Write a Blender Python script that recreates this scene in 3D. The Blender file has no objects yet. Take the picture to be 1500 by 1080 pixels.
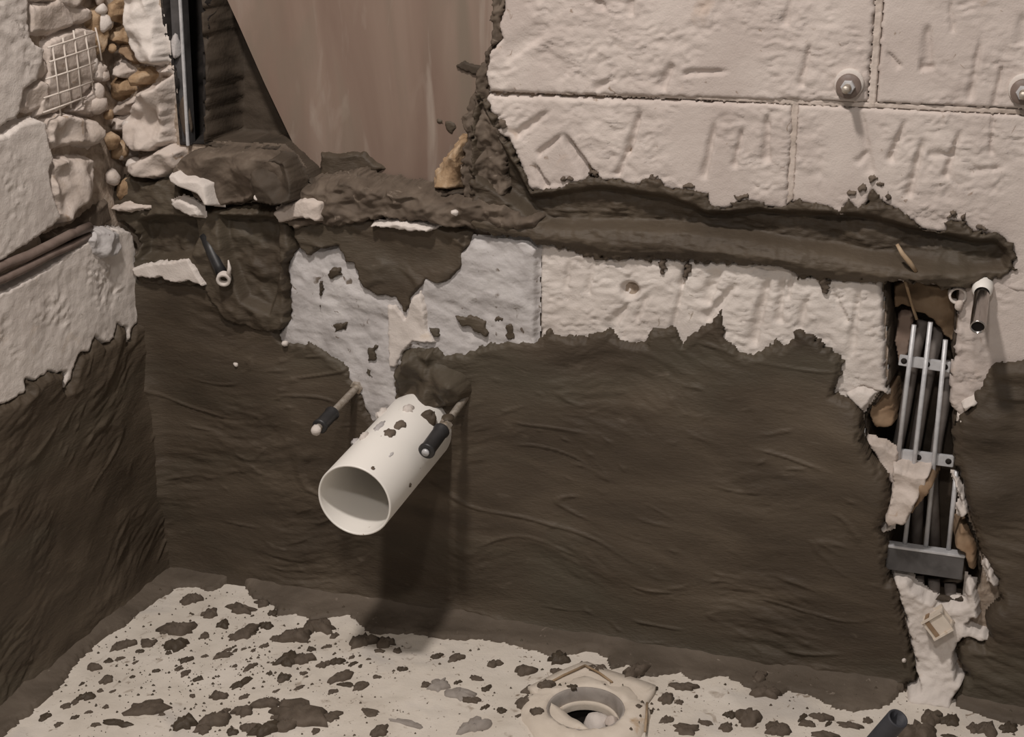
import bpy, bmesh, math, random
import numpy as np
from mathutils import Vector, Matrix
random.seed(7)
S = bpy.context.scene
COL = S.collection

# ------------------------------------------------------------------ camera
CAM = np.array([1.29497, -1.94738, 1.1597]); YAW, PITCH, ROLL, FPX = 0.3304, 0.34231, -0.00838, 2163.72
def cam_axes():
    f = np.array([-math.sin(YAW)*math.cos(PITCH), math.cos(YAW)*math.cos(PITCH), -math.sin(PITCH)])
    r = np.cross(f, [0, 0, 1.0]); r /= np.linalg.norm(r); u = np.cross(r, f)
    c, s = math.cos(ROLL), math.sin(ROLL)
    return r*c+u*s, -r*s+u*c, f
AR, AU, AF = cam_axes()
cd = bpy.data.cameras.new('camera'); cam = bpy.data.objects.new('camera', cd); COL.objects.link(cam)
M = Matrix([[AR[i], AU[i], -AF[i], CAM[i]] for i in range(3)] + [[0, 0, 0, 1]])
cam.matrix_world = M
cd.sensor_fit = 'HORIZONTAL'; cd.sensor_width = 36.0; cd.lens = FPX*36.0/1500.0; cd.clip_start = 0.01
S.camera = cam

# ------------------------------------------------------------------ light
w = bpy.data.worlds.new('world'); S.world = w; w.use_nodes = True
w.node_tree.nodes['Background'].inputs[0].default_value = (1.0, 0.92, 0.85, 1)
w.node_tree.nodes['Background'].inputs[1].default_value = 0.20
def lamp(name, loc, target, size, energy, col):
    l = bpy.data.lights.new(name, 'AREA'); l.shape = 'DISK'; l.size = size; l.energy = energy; l.color = col
    o = bpy.data.objects.new(name, l); COL.objects.link(o); o.location = loc
    o.rotation_euler = (Vector(target)-Vector(loc)).to_track_quat('-Z', 'Y').to_euler()
    return o
lamp('ceiling_lamp', (0.60, -1.22, 2.55), (0.50, -0.1, 0.3), 0.17, 38, (1.0, 0.925, 0.87))
lamp('ceiling_lamp', (1.12, -2.60, 2.55), (0.7, -0.1, 0.3), 0.17, 19, (1.0, 0.925, 0.87))
vs = S.view_settings; vs.view_transform = 'Standard'; vs.look = 'None'; vs.gamma = 1.0; vs.exposure = 0.0
vs.use_curve_mapping = False

# ------------------------------------------------------------------ pixel -> place
def hit(px, py, ax, val):
    d = AF + AR*((px-750)/FPX) - AU*((py-540)/FPX)
    return CAM + d*((val-CAM[ax])/d[ax])
def W(px, py, y=0.0): return hit(px, py, 1, y)
def Lw(px, py, x=0.0): return hit(px, py, 0, x)
def F(px, py, z=0.0): return hit(px, py, 2, z)
def pb(pts, y=0.0): return np.array([[p[0], p[2]] for p in (W(a, b, y) for a, b in pts)])
def pl(pts, x=0.0): return np.array([[-p[1], p[2]] for p in (Lw(a, b, x) for a, b in pts)])
def pf(pts, z=0.0): return np.array([[p[0], p[1]] for p in (F(a, b, z) for a, b in pts)])
def zz(pts, ox, oy, k): return [(ox+a/k, oy+b/k) for a, b in pts]

# ------------------------------------------------------------------ noise
def _hash(ix, iy, seed):
    h = (ix.astype(np.int64)*374761393 + iy.astype(np.int64)*668265263 + seed*974634777) & 0xffffffff
    h = ((h ^ (h >> 13))*1274126177) & 0xffffffff
    return (h ^ (h >> 16)) & 0xffffffff
def perlin(x, y, seed=0):
    x0 = np.floor(x); y0 = np.floor(y); fx = x-x0; fy = y-y0
    u = fx*fx*fx*(fx*(fx*6-15)+10); v = fy*fy*fy*(fy*(fy*6-15)+10)
    def g(dx, dy):
        a = _hash(x0+dx, y0+dy, seed).astype(np.float64)*(2*math.pi/4294967296.0)
        return np.cos(a)*(fx-dx)+np.sin(a)*(fy-dy)
    n = (g(0, 0)*(1-u)+g(1, 0)*u)*(1-v)+(g(0, 1)*(1-u)+g(1, 1)*u)*v
    return n*1.5
def fbm(x, y, o=4, seed=0):
    s = 0; a = 1.0; t = 0
    for i in range(o):
        s = s+a*perlin(x, y, seed+i*17); t += a; a *= .5; x = x*2.03; y = y*2.03
    return s/t
def ridged(x, y, o=3, seed=0):
    s = 0; a = 1.0; t = 0
    for i in range(o):
        s = s+a*(1-np.abs(perlin(x, y, seed+i*13))*2); t += a; a *= .5; x = x*2.1; y = y*2.1
    return s/t
def sst(a, b, x):
    t = np.clip((x-a)/(b-a), 0, 1); return t*t*(3-2*t)

def sdf(poly, U, V):
    poly = np.asarray(poly); sh = U.shape; u = U.ravel(); v = V.ravel()
    best = np.full(u.shape, 1e9); ins = np.zeros(u.shape, bool)
    n = len(poly)
    for i in range(n):
        ax, ay = poly[i]; bx, by = poly[(i+1) % n]
        ex, ey = bx-ax, by-ay; L = ex*ex+ey*ey+1e-18
        t = np.clip(((u-ax)*ex+(v-ay)*ey)/L, 0, 1)
        dd = (u-ax-t*ex)**2+(v-ay-t*ey)**2
        np.minimum(best, dd, out=best)
        if ay != by:
            c = ((ay > v) != (by > v)) & (u < (bx-ax)*(v-ay)/(by-ay)+ax)
            ins ^= c
    d = np.sqrt(best); d[~ins] *= -1
    return d.reshape(sh)
def segd(p0, p1, U, V):
    ax, ay = p0; bx, by = p1; ex, ey = bx-ax, by-ay; L = ex*ex+ey*ey+1e-18
    t = np.clip(((U-ax)*ex+(V-ay)*ey)/L, 0, 1)
    return np.hypot(U-ax-t*ex, V-ay-t*ey), t
def pathd(pts, U, V):
    b = None
    for i in range(len(pts)-1):
        d, _ = segd(pts[i], pts[i+1], U, V); b = d if b is None else np.minimum(b, d)
    return b

# ------------------------------------------------------------------ materials
def _ramp(nt, fac, stops):
    r = nt.nodes.new('ShaderNodeValToRGB'); nt.links.new(fac, r.inputs[0])
    el = r.color_ramp.elements
    el[0].position, el[0].color = stops[0][0], (*stops[0][1], 1)
    el[1].position, el[1].color = stops[-1][0], (*stops[-1][1], 1)
    for p, c in stops[1:-1]:
        e = el.new(p); e.color = (*c, 1)
    return r.outputs[0]
def mat(name, stops, scale=8, detail=6, rough=.8, metal=0, bumps=((120, .3),), stretch=(1, 1, 1), spots=None, spec=.3, rough_var=0, bd=.002):
    m = bpy.data.materials.new(name); m.use_nodes = True; nt = m.node_tree; b = nt.nodes['Principled BSDF']
    b.inputs['Roughness'].default_value = rough; b.inputs['Metallic'].default_value = metal
    b.inputs['Specular IOR Level'].default_value = spec
    tc = nt.nodes.new('ShaderNodeTexCoord'); mp = nt.nodes.new('ShaderNodeMapping'); mp.inputs['Scale'].default_value = stretch
    nt.links.new(tc.outputs['Object'], mp.inputs[0]); co = mp.outputs[0]
    def noise(s, d=5, dist=0.0):
        n = nt.nodes.new('ShaderNodeTexNoise'); n.inputs['Scale'].default_value = s; n.inputs['Detail'].default_value = d
        n.inputs['Distortion'].default_value = dist
        nt.links.new(co, n.inputs['Vector']); return n.outputs[0]
    col = _ramp(nt, noise(scale, detail, .6), stops)
    for sp in (spots or []):
        sc, lo, hi, c = sp
        msk = _ramp(nt, noise(sc, 4, 1.0), [(lo, (0, 0, 0)), (hi, (1, 1, 1))])
        mx = nt.nodes.new('ShaderNodeMix'); mx.data_type = 'RGBA'
        nt.links.new(msk, mx.inputs[0]); nt.links.new(col, mx.inputs[6]); mx.inputs[7].default_value = (*c, 1)
        col = mx.outputs[2]
    nt.links.new(col, b.inputs['Base Color'])
    if rough_var:
        r = nt.nodes.new('ShaderNodeMapRange'); nt.links.new(noise(scale*2.3), r.inputs[0])
        r.inputs[3].default_value = rough-rough_var; r.inputs[4].default_value = rough+rough_var
        nt.links.new(r.outputs[0], b.inputs['Roughness'])
    nrm = None
    for sc, st in bumps:
        bp = nt.nodes.new('ShaderNodeBump'); bp.inputs['Strength'].default_value = st; bp.inputs['Distance'].default_value = bd
        nt.links.new(noise(sc, 6), bp.inputs['Height'])
        if nrm: nt.links.new(nrm, bp.inputs['Normal'])
        nrm = bp.outputs[0]
    if nrm: nt.links.new(nrm, b.inputs['Normal'])
    return m
def hexc(r, g, b):
    f = lambda c: (c/255/12.92 if c/255 < .04045 else ((c/255+.055)/1.055)**2.4)
    return (f(r), f(g), f(b))
M_block = mat('block_plaster', [(.3, (.45, .385, .35)), (.55, (.525, .46, .42)), (.75, (.58, .515, .47))], 7, rough=.88,
              bumps=((90, .35), (420, .3)), spots=[(55, .68, .74, (.30, .235, .19)), (14, .66, .80, (.47, .37, .30))])
M_white = mat('white_plaster', [(.3, (.53, .475, .435)), (.6, (.63, .575, .53)), (.8, (.69, .635, .59))], 9, rough=.88,
              bumps=((80, .35), (400, .3)), spots=[(70, .70, .76, (.33, .28, .23)), (18, .66, .85, (.55, .46, .37))])
M_grey = mat('grey_adhesive', [(.3, (.38, .355, .345)), (.55, (.48, .455, .445)), (.75, (.56, .535, .52))], 16, rough=.8,
             bumps=((70, .4), (300, .35)), spots=[(60, .66, .72, (.16, .13, .105))])
M_mortar = mat('dark_mortar', [(.28, (.046, .034, .023)), (.5, (.068, .051, .035)), (.72, (.100, .077, .054))], 5, rough=.62,
               bumps=((30, .55), (130, .45)), stretch=(1, 1, 2.8), spec=.3, rough_var=.1,
               spots=[(2.2, .5, .75, (.072, .060, .042)), (26, .66, .80, (.11, .088, .066))])
M_fillet = mat('top_lit_fillet', [(.28, (.072, .056, .041)), (.5, (.098, .077, .058)), (.72, (.135, .108, .083))], 9, rough=.75, bumps=((40, .5), (160, .4)), spots=[(70, .68, .76, (.22, .18, .145))])  # mortar colours lightened to paint in the overhead light on the fillet
M_lump = mat('grey_lump', [(.3, (.22, .19, .165)), (.7, (.36, .325, .295))], 30, rough=.85, bumps=((80, .5),))
M_clod = mat('mortar_clod', [(.3, (.068, .051, .037)), (.5, (.104, .080, .060)), (.75, (.155, .123, .096))], 30, rough=.75, bumps=((80, .5), (260, .4)))
M_mortar_lt = mat('drying_mortar', [(.3, (.07, .052, .038)), (.5, (.105, .08, .06)), (.75, (.165, .13, .10))], 22, rough=.8,
                  bumps=((60, .5), (220, .4)), spots=[(48, .66, .76, (.27, .22, .175))])
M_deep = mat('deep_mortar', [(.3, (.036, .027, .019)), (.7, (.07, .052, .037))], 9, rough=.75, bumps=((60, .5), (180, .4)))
M_pink = mat('pink_board', [(.25, (.155, .102, .079)), (.5, (.215, .155, .122)), (.75, (.28, .215, .174))], 3.2, rough=.62,
             bumps=((30, .2),), stretch=(2.6, 1, .55), spots=[(5, .50, .72, (.185, .146, .113)), (9, .56, .82, (.325, .272, .228))])
M_stone = mat('beige_stone', [(.3, (.40, .335, .285)), (.55, (.52, .45, .40)), (.8, (.60, .53, .48))], 22, rough=.9,
              bumps=((70, .5), (260, .4)), spots=[(40, .66, .76, (.33, .23, .15))])
M_core = mat('masonry_core', [(.3, (.20, .15, .11)), (.55, (.36, .29, .23)), (.8, (.46, .39, .33))], 60, rough=.95, bumps=((90, .7), (300, .5)))
M_ochre = mat('ochre_stone', [(.25, (.15, .09, .048)), (.5, (.33, .225, .135)), (.75, (.50, .385, .27))], 40, rough=.95,
              bumps=((90, .7), (300, .5)))
M_brownst = mat('brown_stone', [(.3, (.17, .105, .06)), (.7, (.30, .21, .135))], 26, rough=.9, bumps=((70, .5),))
M_foam = mat('tan_filler', [(.3, (.13, .082, .045)), (.55, (.19, .13, .08)), (.8, (.26, .19, .125))], 20, rough=.75, bumps=((60, .5),))
M_floor = mat('dusty_screed', [(.25, (.50, .445, .38)), (.5, (.60, .545, .475)), (.75, (.66, .605, .54))], 9, rough=.9,
              bumps=((60, .35), (260, .3)), spots=[(6, .58, .76, (.46, .425, .39)), (110, .68, .73, (.22, .175, .135)), (30, .64, .74, (.36, .305, .25)), (62, .66, .72, (.25, .20, .155))])
M_pvc = mat('white_pvc', [(.3, (.76, .73, .68)), (.7, (.80, .77, .72))], 10, rough=.38, bumps=(), spec=.5, spots=[(60, .72, .75, (.35, .28, .22))])
M_steel = mat('zinc_steel', [(.3, (.44, .44, .45)), (.7, (.60, .60, .61))], 60, rough=.45, metal=.25, bumps=((200, .2),), spec=.5)
M_steel_d = mat('dark_steel', [(.3, (.055, .052, .052)), (.7, (.12, .115, .115))], 30, rough=.45, metal=.3, bumps=((120, .2),), spec=.5)
M_chrome = mat('chrome', [(.3, (.45, .42, .40)), (.7, (.6, .57, .55))], 30, rough=.2, metal=1, bumps=())
M_rust = mat('dirty_zinc', [(.3, (.30, .24, .18)), (.6, (.5, .45, .39)), (.8, (.6, .56, .5))], 90, rough=.5, metal=.6, bumps=((250, .3),))
M_black = mat('black_plastic', [(.3, (.012, .012, .013)), (.7, (.028, .027, .027))], 40, rough=.45, bumps=(), spec=.5)
M_hose = mat('grey_hose', [(.3, (.11, .095, .085)), (.7, (.2, .175, .16))], 30, rough=.6, bumps=((100, .3),))
M_pipe_br = mat('brown_pipe', [(.3, (.12, .085, .07)), (.7, (.22, .17, .145))], 30, rough=.5, bumps=((100, .3),), spec=.4)
M_conduit = mat('slate_conduit', [(.3, (.035, .036, .042)), (.7, (.065, .066, .075))], 20, rough=.55, bumps=((120, .2),))
M_mesh = mat('glass_mesh', [(.3, (.55, .48, .42)), (.7, (.68, .62, .56))], 60, rough=.8, bumps=())
M_cable = mat('ochre_cable', [(.3, (.25, .165, .09)), (.7, (.42, .32, .22))], 30, rough=.7, bumps=())
M_void = mat('hole_shade', [(.3, (.012, .01, .009)), (.7, (.025, .02, .017))], 20, rough=.9, bumps=((90, .5),))  # near-black that paints in the darkness inside bores, holes, pit and slot
M_paper = mat('cream_sheet', [(.3, (.56, .49, .41)), (.7, (.66, .585, .5))], 24, rough=.8, bumps=((90, .4),), spots=[(20, .62, .72, (.45, .33, .22))])

# ------------------------------------------------------------------ objects
ORG = {}
def empty(name, loc, label=None, cat=None, group=None):
    o = bpy.data.objects.new(name, None); COL.objects.link(o); o.location = loc; o.empty_display_size = .02
    ORG[o] = np.array(loc, float)
    return tag(o, label, cat, group)
def tag(o, label=None, cat=None, group=None, kind=None):
    if label: o['label'] = label
    if cat: o['category'] = cat
    if group: o['group'] = group
    if kind: o['kind'] = kind
    return o
def mesh_obj(name, V, faces, m, parent=None, smooth=True, base=None):
    """V in world coordinates; object origin at base (or at its parent's origin)."""
    V = np.asarray(V, float)
    porg = ORG.get(parent, np.zeros(3)) if parent else np.zeros(3)
    org = np.array(base, float) if base is not None else porg
    me = bpy.data.meshes.new(name)
    V = V-org
    if isinstance(faces, np.ndarray):
        n = len(faces); k = faces.shape[1]
        me.vertices.add(len(V)); me.vertices.foreach_set('co', V.astype(np.float32).ravel())
        me.loops.add(n*k); me.loops.foreach_set('vertex_index', faces.astype(np.int32).ravel())
        me.polygons.add(n); me.polygons.foreach_set('loop_start', np.arange(0, n*k, k, dtype=np.int32))
        me.update(calc_edges=True)
    else:
        me.from_pydata([tuple(v) for v in V], [], faces); me.update()
    me.polygons.foreach_set('use_smooth', np.full(len(me.polygons), smooth)); me.materials.append(m)
    me.validate()
    o = bpy.data.objects.new(name, me); COL.objects.link(o)
    ORG[o] = org
    if parent: o.parent = parent; o.location = org-porg
    else: o.location = org
    return o
def bm_obj(name, bm, m, parent=None, smooth=True, base=None):
    bmesh.ops.recalc_face_normals(bm, faces=bm.faces)
    V = [v.co[:] for v in bm.verts]; bm.verts.index_update()
    fc = [[v.index for v in f.verts] for f in bm.faces]; bm.free()
    return mesh_obj(name, V, fc, m, parent, smooth, base)

def place(frame, U, V, H):
    if frame == 'back': return np.stack([U, -H, V], -1)
    if frame == 'left': return np.stack([H, -U, V], -1)
    return np.stack([U, V, H], -1)
def patch(name, frame, poly, hfun, m, parent=None, res=.0025, rag=(.004, 60), holes=(), hole_off=0.0, sink=-.006, base=None, bbox=None, seed=1, extra=None, off=0.0):
    poly = np.asarray(poly); mn = poly.min(0)-.008; mx = poly.max(0)+.008
    if bbox: mn = np.maximum(mn, bbox[0]); mx = np.minimum(mx, bbox[1])
    nu = max(3, int((mx[0]-mn[0])/res)+1); nv = max(3, int((mx[1]-mn[1])/res)+1)
    U, V = np.meshgrid(np.linspace(mn[0], mx[0], nu), np.linspace(mn[1], mx[1], nv), indexing='ij')
    d = sdf(poly, U, V)+off
    for h in holes: d = np.minimum(d, -sdf(h, U, V)+hole_off)
    if rag: d = d+rag[0]*fbm(U*rag[1], V*rag[1], 4, seed+5)*1.6
    if extra is not None: d = np.minimum(d, extra(U, V))
    H = hfun(U, V, d)
    H = np.where(d <= 0, np.minimum(H, H*0+sink), H)
    k = d > 0
    keep = k[:-1, :-1] | k[1:, :-1] | k[1:, 1:] | k[:-1, 1:]
    idx = np.arange(nu*nv).reshape(nu, nv)
    q = np.stack([idx[:-1, :-1], idx[1:, :-1], idx[1:, 1:], idx[:-1, 1:]], -1)[keep]
    used = np.unique(q); re = np.full(nu*nv, -1); re[used] = np.arange(len(used))
    P = place(frame, U, V, H).reshape(-1, 3)[used]; q = re[q]
    if frame == 'left': q = q[:, ::-1]     # faces look into the room
    if frame == 'back': q = q[:, :]
    return mesh_obj(name, P, q, m, parent, True, base)

def basis(d):
    d = d/np.linalg.norm(d); a = np.array([0, 0, 1.0]) if abs(d[2]) < .9 else np.array([1.0, 0, 0])
    x = np.cross(a, d); x /= np.linalg.norm(x); return x, np.cross(d, x), d
def lathe(name, p0, axis, prof, m, parent=None, n=24, base=None, smooth=True, close=False):
    """prof: (distance along axis, radius)"""
    p0 = np.asarray(p0, float); x, y, d = basis(np.asarray(axis, float)); V = []; Fc = []
    for t, r in prof:
        for i in range(n):
            a = 2*math.pi*i/n; V.append(p0+d*t+(x*math.cos(a)+y*math.sin(a))*r)
    k = len(prof); rng = k if close else k-1
    for j in range(rng):
        for i in range(n):
            a = j*n+i; b = j*n+(i+1) % n; c = ((j+1) % k)*n+(i+1) % n; e = ((j+1) % k)*n+i
            Fc.append((a, b, c, e))
    o = mesh_obj(name, V, np.array(Fc), m, parent, smooth, base)
    return o
def tube(name, pts, r, m, parent=None, n=10, base=None):
    pts = [np.asarray(p, float) for p in pts]; V = []; Fc = []
    for j, p in enumerate(pts):
        d = pts[min(j+1, len(pts)-1)]-pts[max(j-1, 0)]
        x, y, d = basis(d)
        rr = r[j] if isinstance(r, (list, tuple)) else r
        for i in range(n):
            a = 2*math.pi*i/n; V.append(p+(x*math.cos(a)+y*math.sin(a))*rr)
    for j in range(len(pts)-1):
        for i in range(n):
            Fc.append((j*n+i, j*n+(i+1) % n, (j+1)*n+(i+1) % n, (j+1)*n+i))
    Fc = [tuple(f) for f in Fc]+[tuple(range(n-1, -1, -1)), tuple((len(pts)-1)*n+i for i in range(n))]
    return mesh_obj(name, V, Fc, m, parent, True, base)
def box_at(name, c, ax, half, m, parent=None, bev=.001, base=None):
    bm = bmesh.new(); bmesh.ops.create_cube(bm, size=2)
    ax = [np.asarray(a, float)/np.linalg.norm(a) for a in ax]
    for v in bm.verts:
        p = np.asarray(c)+sum(ax[i]*half[i]*v.co[i] for i in range(3)); v.co = Vector(p)
    if bev: bmesh.ops.bevel(bm, geom=bm.edges[:], offset=bev, segments=2, affect='EDGES')
    return bm_obj(name, bm, m, parent, False, base)
def rock(name, c, size, m, parent=None, seed=0, rough=.35, sub=3, cuts=7, base=None):
    rnd = random.Random(seed); bm = bmesh.new(); bmesh.ops.create_icosphere(bm, subdivisions=sub, radius=1)
    pls = []
    for _ in range(cuts):
        n = Vector((rnd.gauss(0, 1), rnd.gauss(0, 1), rnd.gauss(0, 1))).normalized(); pls.append((n, rnd.uniform(.55, .85)))
    P = np.array([v.co[:] for v in bm.verts])
    nz = fbm(P[:, 0]*1.7+P[:, 2]*1.1+seed*3.1, P[:, 1]*1.7-P[:, 2]*1.3, 4, seed)
    for i, v in enumerate(bm.verts):
        p = v.co*(1+rough*float(nz[i]))
        for n, dd in pls:
            s = p.dot(n)-dd
            if s > 0: p = p-n*s*.85
        v.co = Vector((c[0]+p.x*size[0], c[1]+p.y*size[1], c[2]+p.z*size[2]))
    return bm_obj(name, bm, m, parent, True, base)

# ================================================================== THE SETTING
XMAX, ZMAX, YMAX = 1.75, 1.30, 0.95
BZ1 = -0.014                                   # depth of the masonry core behind the block faces
niche = pb([(292, -300), (292, 0), (300, 120), (297, 212), (330, 218), (400, 218), (440, 255), (470, 290), (560, 288), (640, 288), (688, 280), (700, 200), (706, 110), (724, 50), (728, 0), (735, -300)])
slot = pb([(231, -300), (231, 0), (236, 50), (245, 88), (252, 120), (258, 212), (292, 212), (291, 0), (291, -300)])
chase = pb([(1294, 405), (1300, 480), (1303, 560), (1288, 585), (1266, 615), (1270, 650), (1292, 690), (1308, 720), (1303, 760), (1300, 800), (1302, 850), (1330, 880), (1420, 885), (1436, 850), (1430, 800), (1412, 760), (1408, 705), (1396, 640), (1402, 600), (1396, 520), (1402, 430), (1398, 408)])
band = pb([(690, 330), (690, 200), (700, 130), (714, 155), (729, 172), (723, 198), (743, 205), (752, 221), (763, 241), (777, 276), (798, 278), (821, 276), (838, 267), (861, 261), (884, 263), (907, 261), (930, 271), (955, 260), (970, 261), (973, 274), (996, 276), (1016, 281), (1036, 283), (1042, 301), (1062, 304), (1070, 299), (1099, 293), (1127, 302), (1150, 304), (1162, 293), (1208, 300), (1231, 312), (1242, 290), (1257, 307), (1268, 293), (1277, 272), (1288, 290), (1314, 305), (1337, 322), (1351, 333), (1383, 339), (1391, 322), (1412, 324), (1426, 339), (1463, 342), (1486, 362), (1490, 376), (1483, 399), (1463, 409), (1443, 411), (1420, 422), (1386, 425), (1357, 415), (1323, 411), (1288, 415), (1208, 411), (1170, 408), (1153, 396), (1139, 391), (1079, 388), (1027, 385), (970, 381), (884, 381), (849, 373), (826, 365), (789, 359), (772, 350), (720, 345)])
band_up = pb([(700, 130), (690, 200), (690, 260), (800, 335), (900, 338), (1000, 342), (1100, 355), (1200, 372), (1290, 385), (1400, 402), (1475, 398), (1484, 376), (1478, 362), (1463, 348), (1420, 345), (1337, 328), (1280, 312), (1200, 306), (1100, 302), (1040, 306), (980, 282), (880, 268), (780, 282), (740, 210)])
def base_back(U, V):
    h = np.full(U.shape, BZ1)
    rag = .004*fbm(U*40, V*40, 3, 3)
    h = h-.10*sst(0, .006, sdf(niche, U, V)+rag)
    h = np.minimum(h, BZ1-.09*sst(0, .005, sdf(slot, U, V)+rag*.5))
    h = np.minimum(h, BZ1-.062*sst(0, .008, sdf(chase, U, V)+rag))
    h = np.minimum(h, BZ1-.022*sst(0, .008, sdf(band_up, U, V)+rag))
    return h
rect = lambda a, b, c, d: np.array([[a, b], [c, b], [c, d], [a, d]])
wall_back = patch('wall_back', 'back', rect(-.04, -.02, XMAX, ZMAX), lambda U, V, d: base_back(U, V)+.0015*fbm(U*50, V*50, 3, 9), M_core, res=.006, rag=None, extra=lambda U, V: -np.maximum(np.maximum(sdf(niche, U, V), sdf(slot, U, V)), sdf(chase, U, V))-.004)
tag(wall_back, 'back wall of pale chiselled blocks half covered with dark wet mortar', kind='structure')
wall_left = patch('wall_left', 'left', rect(-.03, -.02, YMAX, ZMAX), lambda U, V, d: -.016+.002*fbm(U*50, V*50, 3, 19), M_core, res=.006, rag=None)
tag(wall_left, 'left side wall with broken white plaster above dark mortar', kind='structure')

DR = F(858, 1046); DRX, DRY = DR[0], DR[1]
def floor_h(U, V, d):
    return .004*fbm(U*5, V*5, 3, 31)+.0022*fbm(U*24, V*24, 4, 33)+.0015*np.clip(ridged(U*14, V*14, 3, 35)-.3, 0, 1)-.002
floor = patch('floor', 'floor', rect(-.02, -1.05, XMAX, .02), floor_h, M_floor, res=.0045, rag=None, sink=-.003,
              extra=lambda U, V: np.hypot(U-DRX, V-DRY)-.060)
tag(floor, 'dusty white screed floor spattered with mortar', kind='structure')

# ---------------------------------------------------------------- blocks of the back wall
GOUGE = []
def G(a, b, wpx, dep): GOUGE.append((pb([a])[0], pb([b])[0], wpx/960.0*.5, dep))
for a, b, w_, dp in [((1187, 62), (1172, 128), 9, .004), ((1157, 0), (1148, 38), 11, .003), ((1358, 36), (1357, 92), 13, .004), ((1347, 98), (1369, 98), 12, .006), ((1437, 56), (1420, 148), 9, .004),
        ((1470, 92), (1455, 158), 8, .004), ((1392, 0), (1396, 48), 6, .003), ((1298, 76), (1317, 100), 9, .003), ((1497, 20), (1498, 66), 14, .003), ((985, 92), (966, 132), 14, .005),
        ((1000, 108), (1066, 104), 9, .004), ((876, -4), (880, 16), 14, .004), ((926, -4), (920, 22), 12, .004), ((735, 80), (800, 40), 26, .003), ((790, 75), (830, 112), 30, .002), ((905, 110), (868, 132), 10, .003),
        ((804, 163), (752, 200), 12, .005), ((824, 198), (872, 268), 16, .009), ((822, 198), (786, 228), 9, .005), ((938, 163), (918, 226), 11, .006), ((924, 214), (903, 258), 9, .005), ((780, 240), (800, 276), 10, .006),
        ((1047, 178), (1030, 262), 10, .005), ((1088, 186), (1074, 246), 8, .004), ((1124, 168), (1121, 238), 12, .005), ((1258, 158), (1274, 256), 13, .003), ((1326, 176), (1302, 238), 9, .005),
        ((1352, 205), (1329, 290), 11, .005), ((1406, 192), (1384, 262), 9, .005), ((1454, 160), (1452, 228), 6, .004), ((1358, 226), (1402, 228), 9, .003), ((1272, 222), (1254, 240), 9, .003), ((1420, 250), (1470, 246), 10, .003),
        ((832, 384), (828, 424), 9, .003), ((1006, 388), (994, 422), 9, .004), ((918, 446), (888, 486), 17, .005), ((1052, 396), (1030, 446), 18, .006), ((1078, 416), (1032, 470), 12, .005), ((1126, 406), (1100, 505), 15, .006),
        ((1146, 406), (1139, 474), 12, .005), ((1182, 436), (1168, 484), 12, .004), ((1214, 416), (1240, 476), 9, .003), ((1008, 380), (980, 500), 8, .004), ((870, 384), (858, 430), 10, .003), ((1258, 420), (1246, 520), 11, .004),
        ((1165, 396), (1150, 440), 8, .004), ((950, 430), (930, 470), 9, .003)]: G(a, b, w_, dp)
pit = pb([(922, 426)])[0]
def block_h(seed, rough=.5):
    def f(U, V, d):
        r = sst(-.12, .18, fbm(U*7, V*7, 2, seed)+rough-.5)
        wv = V*85+3.2*fbm(U*11, V*13, 3, seed+4)+.9*fbm(U*60, V*60, 2, seed+5)
        saw = wv-np.floor(wv); saw = np.where(saw > .82, (1-saw)/.18, saw/.82)
        brk = sst(-.1, .25, perlin(U*38, V*55, seed+6)+.35*perlin(U*90, V*110, seed+7))
        h = -.002+.0034*r*(saw-.5)*brk+.0034*r*fbm(U*38, V*60, 4, seed+1)+.0004*fbm(U*120, V*120, 2, seed+2)+.0025*fbm(U*6, V*6, 2, seed+8)
        for a, b, w_, dp in GOUGE:
            if max(a[0], b[0]) < U.min()-.02 or min(a[0], b[0]) > U.max()+.02: continue
            if a[1] < b[1]: a, b = b, a
            ex, ey = b[0]-a[0], b[1]-a[1]; Lg = math.hypot(ex, ey)
            t = ((U-a[0])*ex+(V-a[1])*ey)/Lg/Lg; sd = -((U-a[0])*ey-(V-a[1])*ex)/Lg     # sd > 0 : to the right of the stroke
            sd = -sd + .0015*fbm(U*60, V*60, 2, seed+11)
            ww = w_*(.7+.6*np.clip(t, 0, 1))
            prof = sst(-ww*1.0, -ww*.55, sd)*(1-sst(-ww*.2, ww*1.5, sd))
            h = h-dp*1.45*prof*sst(-.08, .25, t)*(1-sst(.93, 1.04, t))
        dp = np.hypot(U-pit[0], (V-pit[1])*1.1)
        h = h-.014*sst(0, .5, 1-dp/.017)
        h = np.where(d < .004, h-(.004-d)*1.1, h)
        return h
    return f
zj = W(1100, 147)[2]; zb = W(1040, 330)[2]; xa = W(1282, 75)[0]; xb = W(1160, 225)[0]; xc = W(789, 430)[0]; J = .0026
def block(poly, seed, rough, label, holes=(), rag=(.0012, 90), m=M_block):
    o = patch('block', 'back', poly, block_h(seed, rough), m, wall_back, res=.0026, rag=rag, holes=holes, hole_off=.004, sink=BZ1-.004, seed=seed)
    o['label'] = label; return o
lefte = [tuple(p) for p in pb([(742, -230), (737, 11), (729, 37), (734, 57), (717, 75), (711, 109), (714, 136)])]
block(np.array(lefte+[(xa-J-.002, zj+J), (xa-J-.002, ZMAX)]), 101, .75, 'chipped block beside the wall opening', rag=(.0022, 80))
block(rect(xa+J+.002, zj+J, XMAX, ZMAX), 102, .42, 'smoother block at top right')
block(np.array([tuple(p) for p in pb([(712, 140), (713, 160), (727, 178), (722, 198), (743, 205), (760, 241), (790, 330)])]+[(xb-J, zb), (xb-J, zj-J)]), 103, .72, 'block with deep chisel marks', holes=[band], rag=(.0022, 80))
block(rect(xb+J, zb-.06, XMAX, zj-J), 104, .55, 'wide chiselled block below the bolts', holes=[band])
edge_c = pb([(1290, 400), (1293, 470), (1297, 560), (1300, 580)])
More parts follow.
